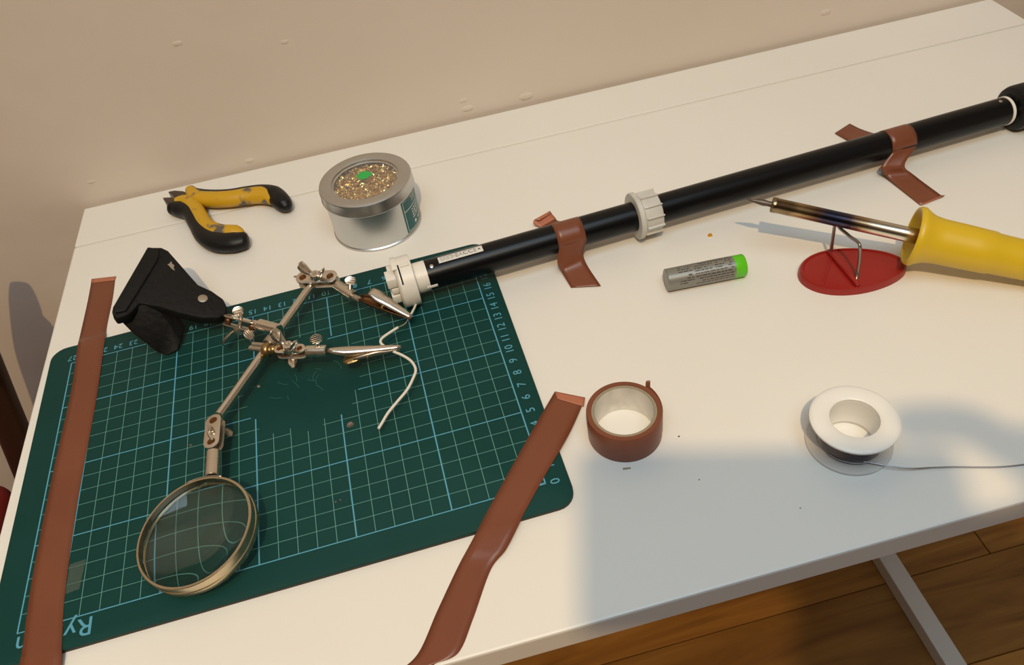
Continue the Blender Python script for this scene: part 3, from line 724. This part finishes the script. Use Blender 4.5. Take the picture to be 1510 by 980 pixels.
# centre clamp: from the base, round the rod, to the second clip
joint(at(337, 472, 2.05), at(372, 481, 1.95), Vector((-.15, .75, .7)), .34, .22, nut=True, nut_dir=Vector((1, .1, -.2)), nut_flip=-1, ns=1.2)
thumb_screw(at(354, 467, 2.2), (-.05, .5, .7), toCam, .12, .36)
thumb_screw(at(372, 489, 2.1), (-.55, -.6, .1), toCam, .05, .36)
MB().cyl(at(374, 478, 1.95), at(388, 483, 1.95), .3, 20, ch=.03).build('clamp_stem', 'nickel', hh)
MB().cyl(at(382, 479, 2.1), at(412, 487, 2.1), .4, 28, ch=.05).build('clamp_sleeve', 'nickel', hh)
rd = (RB - RA).normalized()
rc = RA.lerp(RB, .53)
MB().ring(rc - rd * .25, rd, .27, .44, .5, 28, .04).build('rod_collar', 'nickel_dull', hh)
MB().cyl(at(368, 513, 2.0), at(398, 516, 2.0), .17, 16, ch=.03).build('clamp_pin', 'nickel_dull', hh)
MB().cyl(at(372, 507, 2.15), at(396, 509, 2.15), .14, 16, ch=.03).build('clamp_pin', 'nickel_dull', hh)
MB().lathe(at(389, 516, 2.05), at(412, 516, 2.05) - at(389, 516, 2.05), [(0, 0), (.42, 0), (.46, .06), (.46, .34), (.42, .4), (.3, .44), (.26, .7), (0, .7)], 24).build('clamp_nut', 'brass', hh)
MB().ball(at(403, 515, 2.1), .27, 16).build('clamp_ball', 'brass', hh)
ka, kb = at(415, 518, 2.0), at(444, 518, 2.0)
joint(ka, kb, upz + Vector((0, -.1, 0)), .36, .22, nut=True, nut_dir=Vector((.6, -.75, 0)), ns=1.2)
MB().sweep([at(430, 526, 1.6), at(431, 534, 1.5), at(433, 542, 1.5)], [(.2, .2), (.12, .3), (.04, .08)], 12).build('wing', 'nickel', hh)
MB().sweep(catmull([at(413, 508, 2.3), at(413, 500, 2.7), at(412, 488, 3.15)], 4), [(.2, .3), (.12, .4), (.06, .26)], 14).build('wing', 'nickel', hh)
MB().cyl(at(452, 518, 2.0), at(482, 517, 2.0), .36, 28, ch=.04).build('clip_sleeve', 'nickel', hh)
thumb_screw(at(470, 511, 2.25), (0, .25, .9), toCam, .25, .38)
clipB = thing('alligator_clip', (0, 0, 0), None, None); clipB.parent = hh; clipB.location = (0, 0, 0)
channel('upper_jaw', at(483, 515, 2.1), at(591, 510, 1.75), [.12, .34, .32, .26, .18, .09], [.2, .36, .34, .26, .16, .1], upz + Vector((0, .12, 0)), 'nickel', clipB)
channel('lower_jaw', at(522, 529, 1.62), at(590, 515, 1.5), [.22, .34, .34, .26, .12], [.18, .32, .36, .22, .1], Vector((0, -.35, -1)), 'nickel_dull', clipB)
MB().sweep(catmull([at(507, 532, 1.45), at(513, 531, 1.5), at(522, 529.5, 1.55), at(531, 527.5, 1.6)], 4), [(.1, .14), (.14, .36), (.14, .28), (.1, .16)], 14, upz).build('finger_pad', 'brass', clipB)
pp = at(541, 521, 1.75); MB().cyl(pp + Vector((0, -.42, 0)), pp + Vector((0, .42, 0)), .09, 10).build('pivot_pin', 'brass', clipB)
teeth(at(567, 517, 1.5), at(590, 513, 1.5), upz, 'nickel_dull', clipB)
for c in (clipA, clipB):
    for ch in c.children: pass

# ------------------------------------------------------------------ sleeved wire
wire = thing('sleeved_wire', at(560, 620, MT), 'white sleeved wire with a bare stretch, held in the two clips', 'wire')
MB().sweep(catmull([at(614, 447, 1.0), at(610, 456, 1.15), at(604, 467, 1.35)], 6), .075, 10).build('sleeve', 'sleeve', wire)
MB().sweep(catmull([at(604, 467, 1.35), at(601, 472, 1.4), at(596, 478, 1.45), at(584, 484, 1.5)], 5), .035, 8).build('bare_wire', 'nickel', wire)
MB().sweep(catmull([at(587, 482.5, 1.5), at(575, 490, 1.55), at(563, 499, 1.6), at(562, 506, 1.62), at(571, 513, 1.62), at(580, 518, 1.6), at(594, 524, 1.6), at(607, 533, 1.55), at(613, 545, 1.5), at(609, 558, 1.45), at(600, 575, 1.4), at(585, 593, 1.3), at(572, 609, 1.2), at(563, 624, 1.1), at(558, 632, 1.05)], 6), .085, 12).build('sleeve', 'sleeve', wire)

# ------------------------------------------------------------------ roll of tape
RC = Vector((5.04, 2.0, 0))
roll = thing('tape_roll', RC, 'brown roll of tape standing flat with a white card core', 'tape roll')
MB().lathe(RC, (0, 0, 1), [(1.74, 0), (1.98, 0), (2.0, .02), (2.0, 1.87), (1.98, 1.9), (1.74, 1.9), (1.74, 0)], 96).build('tape_winding', 'tape', roll)
core = MB().ring(RC + Vector((0, 0, .01)), (0, 0, 1), 1.58, 1.735, 1.87, 80, .015).build('card_core', 'card', roll)
MB().lathe(RC, (0, 0, 1), [(1.575, .03), (1.575, 1.85)], 80).build('core_lining', 'card_white', roll)
tl0 = at(947, 575, 1.9) - RC; a0 = math.atan2(tl0.y, tl0.x)
rows = []
for i in range(9):
    t = i / 8; a = a0 - .95 + 1.0 * t; r = 2.02 + .16 * t ** 2
    rows.append([RC + Vector((math.cos(a) * r, math.sin(a) * r, z)) for z in (.05, .65, 1.3, 1.88)])
e = rows[-1]; d = (e[0] - rows[-2][0]).normalized(); o_ = Vector((math.cos(a0), math.sin(a0), 0))
rows.append([p + d * .08 + o_ * .14 for p in e]); rows.append([p + d * .02 + o_ * .27 for p in e]); rows.append([p - d * .08 + o_ * .3 for p in e])
MB().grid(rows).build('loose_tail', 'tape', roll, solid=.018, sharp=70)

# ------------------------------------------------------------------ solder spool
SC = Vector((15.64, -2.37, 0))
spool = thing('solder_spool', SC, 'white plastic spool of solder wire lying flat', 'spool')
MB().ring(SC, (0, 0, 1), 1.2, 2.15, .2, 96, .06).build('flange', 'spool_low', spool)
MB().lathe(SC + Vector((0, 0, 1.75)), (0, 0, 1), [(1.2, .05), (1.25, 0), (2.05, 0), (2.16, .06), (2.16, .15), (2.08, .22), (1.98, .235), (1.93, .25), (1.28, .25), (1.2, .19), (1.2, .05)], 96).build('flange', 'spool', spool)
MB().ring(SC + Vector((0, 0, .18)), (0, 0, 1), 1.2, 1.33, 1.6, 72, .01).build('hub', 'spool', spool)
hx = []
for i in range(14 * 40 + 1):
    t = i / 40; a = -2 * PI * t + .3; hx.append(SC + Vector((math.cos(a) * 1.46, math.sin(a) * 1.46, .28 + t * .1)))
MB().sweep(hx, .055, 8).build('solder_winding', 'solder', spool)
hx = []
for i in range(7 * 40 + 1):
    t = i / 40; a = 2 * PI * t + .3; hx.append(SC + Vector((math.cos(a) * 1.56, math.sin(a) * 1.56, .3 + t * .12 + .03 * math.sin(a * 2))))
MB().sweep(hx, .05, 8).build('solder_winding', 'solder', spool)
A1s = [SC + Vector((math.cos(a) * 1.64, math.sin(a) * 1.64, .42 - .012 * k)) for k, a in enumerate([math.radians(q) for q in (200, 220, 240, 255, 268)])]
tail = A1s + [at(1262, 678, .4), at(1290, 683, .36), at(1318, 688, .3), at(1345, 690.5, .22), at(1375, 689, .12), at(1405, 688, .08), at(1440, 688.5, .06), at(1475, 688, .06), at(1510, 684.5, .06), at(1560, 676, .06), at(1610, 676, .06)]
MB().sweep(catmull(tail, 6), .038, 8).build('solder_tail', 'solder', spool)

# ------------------------------------------------------------------ battery
ba, bb = at(982, 413, .72), at(1097, 390.5, .72); bd = (bb - ba).normalized(); BL = (bb - ba).length
cell = thing('battery', (ba + bb) / 2 - Vector((0, 0, .72)), 'grey battery with a bright green end band', 'battery')
MB().lathe(ba, bd, [(0, .0), (.52, 0), (.58, -.02), (.68, 0), (.72, .05), (.72, BL - .72)], 48).build('wrap', 'cell_grey', cell)
MB().lathe(ba, bd, [(.722, BL - .72), (.722, BL - .06), (.68, BL), (.3, BL), (.3, BL + .02), (0, BL + .02)], 48).build('end_band', 'cell_green', cell)
bu, bw, _ = basis(bd, (0, 0, 1))
if bw.y > 0: bw = -bw
def cell_pt(h, deg, r=.724): a = math.radians(deg); return ba + bd * h + (bu * math.cos(a) + bw * math.sin(a)) * r
cp = MB(); rb = random.Random(5)
def words(h0, h1, deg, hgt):
    h = h0
    while h < h1 - .08:
        w = min(rb.uniform(.08, .34), h1 - h)
        if rb.random() < .9: cp.add([cell_pt(h, deg), cell_pt(h + w, deg), cell_pt(h + w, deg + hgt), cell_pt(h, deg + hgt)], [(0, 1, 2, 3)])
        h += w + .05
for k in range(11): words(1.75, BL - .85, -40 + 13.5 * k, 5.2)
for k in range(3): words(.7, 1.6, -8 + 13.5 * k, 5)
words(1.3, 1.62, 38, 9)
for k in range(3): words(.8 - .05 * k, 1.62, 54 + 12.5 * k, 5)
cp.build('small_print', 'cell_ink', cell)

# ------------------------------------------------------------------ soldering iron
tip, fl = at(1100, 293, 4.25), at(1345, 347, 2.75)
iv = (fl - tip).normalized(); IL = (fl - tip).length
iron = thing('soldering_iron', at(1400, 400, 0), 'soldering iron with a yellow handle resting on the red stand', 'soldering iron')
MB().lathe(tip, iv, [(0, 0), (.05, .06), (.12, .5), (.19, .95), (.2, 1.15), (.17, 1.3), (.17, 1.9), (0, 1.9)], 24).build('tip', 'iron_tip', iron)
S0 = (tip + iv * 1.6)
rel = S0 - Vector((at(1400, 400, 0)))
brl = tempered(rel.dot(iv), tuple(iv), IL - 1.0)
MB().lathe(tip, iv, [(.2, 1.56), (.44, 1.56), (.48, 1.62), (.48, 1.86), (.455, 1.9), (.46, IL + .3), (.2, IL + .3)], 40).build('barrel', brl, iron)
MB().lathe(fl, iv, [(.5, .9), (.7, .8), (1.5, .06), (1.56, -.02), (1.68, -.04), (1.76, .08), (1.76, .3), (1.6, .55), (1.42, .95), (1.34, 1.5), (1.3, 3.2), (1.26, 4.4), (1.2, 4.5), (1.14, 6.5), (1.1, 9), (1.0, 10.2), (.7, 10.6), (0, 10.7)], 64).build('handle', 'yellow_plastic', iron)
MB().lathe(fl, iv, [(.46, .25), (.62, .3), (.62, .8), (.46, .8)], 24).build('collar', 'brass', iron)

# stand
stand = thing('iron_stand', at(1255, 400, 0), 'small red oval stand with a bent wire cradle', 'iron stand')
sc_ = Vector((22.35, 8.95, 0)); sax = (Vector((25.48, 8.35, 0)) - Vector((19.3, 9.75, 0))).normalized(); say = Vector((-sax.y, sax.x, 0))
def egg(sc2, z):
    out = []
    for k in range(56):
        t = 2 * PI * k / 56; c, s_ = math.cos(t), math.sin(t)
        w = 1.86 * (1 - .16 * c)
        out.append(sc_ + sax * (3.2 * c * sc2) + say * (w * s_ * sc2) + Vector((0, 0, z)))
    return out
sb = MB(); rings = [egg(1.02, 0), egg(1.0, .42), egg(.975, .52), egg(.93, .52), egg(.91, .44), egg(.88, .44)]
for A, B_ in zip(rings, rings[1:]):
    o_ = len(sb.v); sb.add(A + B_, [(k, (k + 1) % 56, 56 + (k + 1) % 56, 56 + k) for k in range(56)])
sb.add(rings[-1], [tuple(range(56))]); sb.add(rings[0], [tuple(reversed(range(56)))])
sbase = sb.build('base', 'red_plastic', stand, sharp=50)
w1, w2 = at(1225, 373, .55), at(1262, 416, .58)
wv = (w2 - w1).normalized()
MB().box((w1 + w2) / 2 + Vector((0, 0, -.02)), wv * ((w2 - w1).length / 2 + .3), wv.cross(upz) * .17, upz * .17).build('ridge', 'red_plastic', sbase, bevel=.1)
for q0, q1 in (((1213, 421), (1226, 381)),):
    a, b = at(*q0, .46), at(*q1, .46); MB().box((a + b) / 2, (b - a) / 2, (b - a).normalized().cross(upz) * .06, upz * .04).build('ridge', 'red_plastic', sbase, bevel=.03)
bx_ = tip + iv * ((w1.x + .05 - tip.x) / iv.x)           # barrel axis above the cradle
cr_ = bx_ - Vector((0, 0, .60))
MB().sweep(catmull([w1 + Vector((0, 0, -.1)), w1 + Vector((-.05, .02, 1.2)), w1 + Vector((-.1, .05, 2.4)), Vector((cr_.x - .1, cr_.y + .5, cr_.z + .25)), cr_, at(1243, 338, cr_.z + .06) if False else Vector((cr_.x, cr_.y - .7, cr_.z + .1)), at(1254, 349, 3.0), at(1264, 356, 3.1), at(1268, 364, 3.0), at(1267, 385, 1.8), at(1264.5, 402, .95), w2 + Vector((0, 0, -.1))], 6), .1, 10).build('wire_cradle', 'wire_steel', stand)

# ------------------------------------------------------------------ crumbs and specks
def chip(name, px, z, size, m, label, cat, flat=.4, seed=0):
    r = random.Random(seed); c = at(px[0], px[1], z); n = 7; pts = []
    for k in range(n):
        a = 2 * PI * k / n; q = size * r.uniform(.6, 1.1); pts.append(Vector((c.x + q * math.cos(a), c.y + q * .8 * math.sin(a), z)))
    mb = MB(); top = [p.lerp(c, .35) + Vector((0, 0, size * flat * r.uniform(.7, 1.2))) for p in pts]
    mb.add(pts + top, [tuple(reversed(range(n))), tuple(range(n, 2 * n))] + [(i, (i + 1) % n, n + (i + 1) % n, n + i) for i in range(n)])
    return tag(mb.build(name, m, sharp=20), label, cat)
chip('rosin_crumb', (1047, 347), 0, .24, 'rosin', 'amber rosin crumb on the desk near the battery', 'crumb', .5, 1)
chip('solder_chip', (516, 626), MT, .25, 'chip', 'largest dull grey chip on the green mat', 'chip', .5, 2)
chip('solder_chip', (282, 657), MT, .13, 'chip', 'tiny shiny chip on the mat beside the magnifier joint', 'chip', .8, 3)
chip('wire_offcut', (381, 569), MT, .16, 'chip', 'tan sliver on the mat beside the metal rod', 'offcut', .3, 4)
chip('solder_chip', (435, 408), 0, .16, 'chip', 'grey speck on the desk beside the upper wing nut', 'chip', .3, 6)
chip('solder_chip', (495, 740), MT, .08, 'chip', 'pale speck of a pair on the mat, the one nearer the magnifier', 'chip', .6, 8)
chip('solder_chip', (502, 737), MT, .08, 'chip', 'pale speck of a pair on the mat, the one nearer the zero-corner tape strip', 'chip', .6, 9)
chip('dark_speck', (1001, 643), 0, .07, 'speck', 'dark speck on the desk beside the tape roll', 'speck', .5, 10)
chip('dark_speck', (1031, 707), 0, .05, 'speck', 'tiny dark speck in the shaded desk area below the tape roll', 'speck', .5, 11)
chip('dark_speck', (1180, 749), 0, .05, 'speck', 'tiny dark speck on the desk below the solder spool', 'speck', .5, 12)
tag(MB().prism([at(918, 690, 0), at(930, 689, 0), at(930, 691, 0), at(919, 692.5, 0)], (0, 0, .03)).build('tape_scrap', 'card'), 'thin grey scrap on the desk under the tape roll', 'scrap')
tag(MB().prism([at(103, 832, .306), at(127, 824, .306), at(117, 868, .306), at(96, 876, .306)], (0, 0, .01)).build('clear_tape', 'clear_tape'), 'cloudy clear tape scrap on the mat beside the brown strip', 'tape')

# ------------------------------------------------------------------ ceiling lamp that lights the desk
lampo = thing('ceiling_lamp', (LAMP.x, LAMP.y, Z1), 'small white ceiling spotlight above the desk', 'lamp')
MB().lathe((LAMP.x, LAMP.y, Z1), (0, 0, -1), [(0, 0), (6, 0), (6, 2), (1, 3), (1, 6), (3, 7), (5, 11), (5.2, 14), (5.0, 14), (4.8, 11.2), (2.8, 7.4), (0, 7.2)], 40).build('lamp_shade', 'lamp_white', lampo)

# ------------------------------------------------------------------ chair by the wall, mostly out of view
chair = thing('chair', (-65, 15, Z0), 'dark wooden chair with a red seat at the desk end by the wall', 'chair')
CY1, CY0 = 32.3, -4.0                                     # the two sides; the back leans towards the desk
b0, b1, b2 = aty(-8, 568, CY1), aty(23, 643, CY1), aty(52, 712, CY1)
prof = [(-36.4, 1.5), (-37.2, -.5), (-39.4, -5.5), (b0.x, b0.z), (b1.x, b1.z), (b2.x, b2.z), (b2.x - 1.2, -30), (b2.x - .5, -45), (b2.x + 1.5, Z0 + .2)]
for y in (CY1, CY0):
    MB().sweep(catmull([(x, y, z) for x, z in prof], 6), [(.7, .8), (1.0, 1.1), (1.1, 1.15), (1.15, 1.2), (1.2, 1.25), (1.25, 1.3), (1.3, 1.3), (1.2, 1.2), (1.0, 1.0)], 16, (0, 1, 0), power=3).build('rear_leg', 'wood_dark', chair)
    MB().sweep([(b2.x - 36, y, -30), (b2.x - 36.5, y, -50), (b2.x - 37, y, Z0 + .2)], [(1.5, 1.5), (1.3, 1.3), (1.1, 1.1)], 14, (0, 1, 0), power=3).build('front_leg', 'wood_dark', chair)
    MB().box((b2.x - 18.5, y, -31.5), (17.5, 0, 0), (0, .9, 0), (0, 0, 1.8)).build('seat_rail', 'wood_dark', chair, bevel=.3)
for (x, z), h in ((prof[1], 2.0), (prof[2], 1.3)):
    ym = (CY0 + CY1) / 2
    MB().sweep(catmull([(x + .2, CY0 + .6, z), (x + 1.6, ym - 9, z), (x + 2.2, ym, z), (x + 1.6, ym + 9, z), (x + .2, CY1 - .6, z)], 6), [(h, .6)] * 5, 14, (-.3, 0, 1), power=3).build('back_slat', 'wood_dark', chair)
for x in (b2.x - 2.5, b2.x - 36):
    MB().box((x, (CY0 + CY1) / 2, -31.5), (.9, 0, 0), (0, (CY1 - CY0) / 2 - .6, 0), (0, 0, 1.8)).build('seat_rail', 'wood_dark', chair, bevel=.3)
st = MB().box((b2.x - 19.6, (CY0 + CY1) / 2, -26.0), (17.6, 0, 0), (0, 18.6, 0), (0, 0, 3.7)).build('red_seat', 'red_cloth', chair, bevel=1.6, bseg=4)
# ------------------------------------------------------------------ the phone that takes the picture and the hand on it
# (held up between the ceiling lamp and the desk front, well behind the picture's viewpoint)
KH = .165
def hp(r, d, f):
    q = CAM + RIGHT * r + DOWN * d + FWD * f; return q + (LAMP - q) * KH
HS = 1 - KH
ph = thing('smartphone', hp(7.1, -.9, -1.9), 'dark smartphone held above the desk', 'smartphone')
pc = hp(7.1, -.9, -1.9)
MB().box(pc, RIGHT * 7.2 * HS, DOWN * 3.5 * HS, FWD * .38).build('phone_body', 'phone_body', ph, bevel=.3)
MB().box(pc - FWD * .385, RIGHT * 6.9 * HS, DOWN * 3.2 * HS, FWD * .005).build('screen', 'black_plastic', ph)
for a, b in ((.8, .3), (.8, -1.8), (2.7, -.8)):
    c_ = hp(a, b, -1.9) + FWD * .37; MB().cyl(c_, c_ + FWD * .14, .42, 20, ch=.04).build('camera_lens', 'black_plastic', ph)
person = thing('person', hp(18, 1, -2), 'person in dark grey clothes holding up a smartphone', 'person')
hand = MB(); pe = hp(18.3, 1.0, -2.6); wr_, el = pe + Vector((5.5, -5.5, -8)), Vector((29, -59, 23))
hand.sweep(catmull([hp(16.8, -4.9, -1.6), hp(17.3, -4.0, -1.7), hp(17.9, -1.5, -2.0), pe, pe + Vector((2.4, -2.6, -4)), wr_, wr_.lerp(el, .25)], 5),
           [(.45, .5), (1.0, 1.1), (1.3, 1.5), (1.5, 1.9), (1.8, 2.4), (2.0, 2.4), (2.3, 2.6)], 20, RIGHT)
for pts, r0 in (([(17.4, -3.4, -1.8), (16.2, -4.4, -1.8), (14.9, -5.35, -1.9), (12.7, -5.4, -1.9)], .78),
                ([(17.9, -1.2, -1.8), (16.6, -.9, -.55), (14.6, -.6, -.5), (12.6, -.4, -.52)], .76),
                ([(18.0, .4, -1.9), (16.8, .9, -.55), (14.6, 1.0, -.5), (12.9, 1.0, -.52)], .72),
                ([(18.1, 2.0, -2.2), (16.8, 2.4, -.6), (15.0, 2.3, -.54), (13.6, 2.2, -.56)], .64),
                ([(18.2, 1.6, -3.4), (16.4, 1.0, -3.7), (14.4, .2, -3.5), (12.6, -.3, -3.4)], .82)):
    hand.sweep(catmull([hp(*q) for q in pts] + [hp(pts[-1][0] - .5, pts[-1][1], pts[-1][2])], 5), [r0 * 1.05, r0, r0 * .92, r0 * .85, r0 * .45], 14)
hand.build('hand', 'skin', person)
# the rest of the figure stands further back
J = {'pelvis': (11, -70, 12), 'waist': (11, -68, 23), 'chest': (10.5, -64, 38), 'neck': (10, -60, 53), 'skull': (9.5, -56, 60),
     'shr': (27, -63, 46), 'elr': tuple(el), 'wrr': tuple(wr_.lerp(el, .12)), 'shl': (-6, -63, 46), 'ell': (-11, -70, 22), 'wrl': (-9, -62, 0), 'fgl': (-8, -58, -12),
     'hipr': (20, -70, 5), 'knr': (20.5, -66, -31), 'anr': (21, -72, -68), 'tor': (21, -60, -71.5), 'hipl': (2, -70, 5), 'knl': (1.5, -66, -31), 'anl': (1, -72, -68), 'tol': (1, -60, -71.5)}
RADS = {'pelvis': (13, 10), 'waist': (12, 9), 'chest': (14, 10), 'neck': (5.5, 5.5), 'skull': (6, 6), 'shr': (6.5, 6.5), 'elr': (5, 5), 'wrr': (2.9, 3.1), 'shl': (6.5, 6.5), 'ell': (5, 5), 'wrl': (3.2, 3.2), 'fgl': (2.6, 3.6),
        'hipr': (9, 9), 'knr': (6.5, 6.5), 'anr': (4.5, 4.5), 'tor': (3.2, 3.2), 'hipl': (9, 9), 'knl': (6.5, 6.5), 'anl': (4.5, 4.5), 'tol': (3.2, 3.2)}
keys = list(J); E_ = [('pelvis', 'waist'), ('waist', 'chest'), ('chest', 'neck'), ('neck', 'skull'), ('chest', 'shr'), ('shr', 'elr'), ('elr', 'wrr'), ('chest', 'shl'), ('shl', 'ell'), ('ell', 'wrl'), ('wrl', 'fgl'),
      ('pelvis', 'hipr'), ('hipr', 'knr'), ('knr', 'anr'), ('anr', 'tor'), ('pelvis', 'hipl'), ('hipl', 'knl'), ('knl', 'anl'), ('anl', 'tol')]
bme = bpy.data.meshes.new('clothed_body'); porg = person.location
bme.from_pydata([W(J[k]) - porg for k in keys], [(keys.index(a), keys.index(b)) for a, b in E_], [])
bob = bpy.data.objects.new('clothed_body', bme); COL.objects.link(bob); bob.parent = person
bob.modifiers.new('skin', 'SKIN'); sm_ = bob.modifiers.new('smooth', 'SUBSURF'); sm_.levels = sm_.render_levels = 2
for k, sv in zip(keys, bme.skin_vertices[0].data): sv.radius = (RADS[k][0] * .01, RADS[k][1] * .01); sv.use_root = k == 'pelvis'
bme.materials.append(M['sleeve_cloth'])
hd = Vector((9.2, -54.5, 66))
hm = MB().ball(hd, 9.4, 24, (.82, .98, 1.22)); hm.sweep([hd + Vector((0, 8.2, .5)), hd + Vector((0, 10.2, -2.2)), hd + Vector((0, 8.6, -3))], [.8, 1.3, .9], 10)
for q in (-1, 1): hm.ball(hd + Vector((q * 7.7, -.5, -.5)), 2.4, 12, (.45, 1, 1.25))
hm.sweep([hd + Vector((-2.2, 8.6, -5.6)), hd + Vector((0, 9.0, -5.7)), hd + Vector((2.2, 8.6, -5.6))], [.3, .6, .3], 8)
hm.build('head', 'skin', person)
for q in (-1, 1): MB().ball(hd + Vector((q * 3.1, 8.2, .4)), 1.0, 12).build('eye', 'white_ink', person)
MB().ball(hd + Vector((0, -1.4, 2.6)), 9.9, 24, (.86, .98, 1.08)).build('hair', 'hair', person)
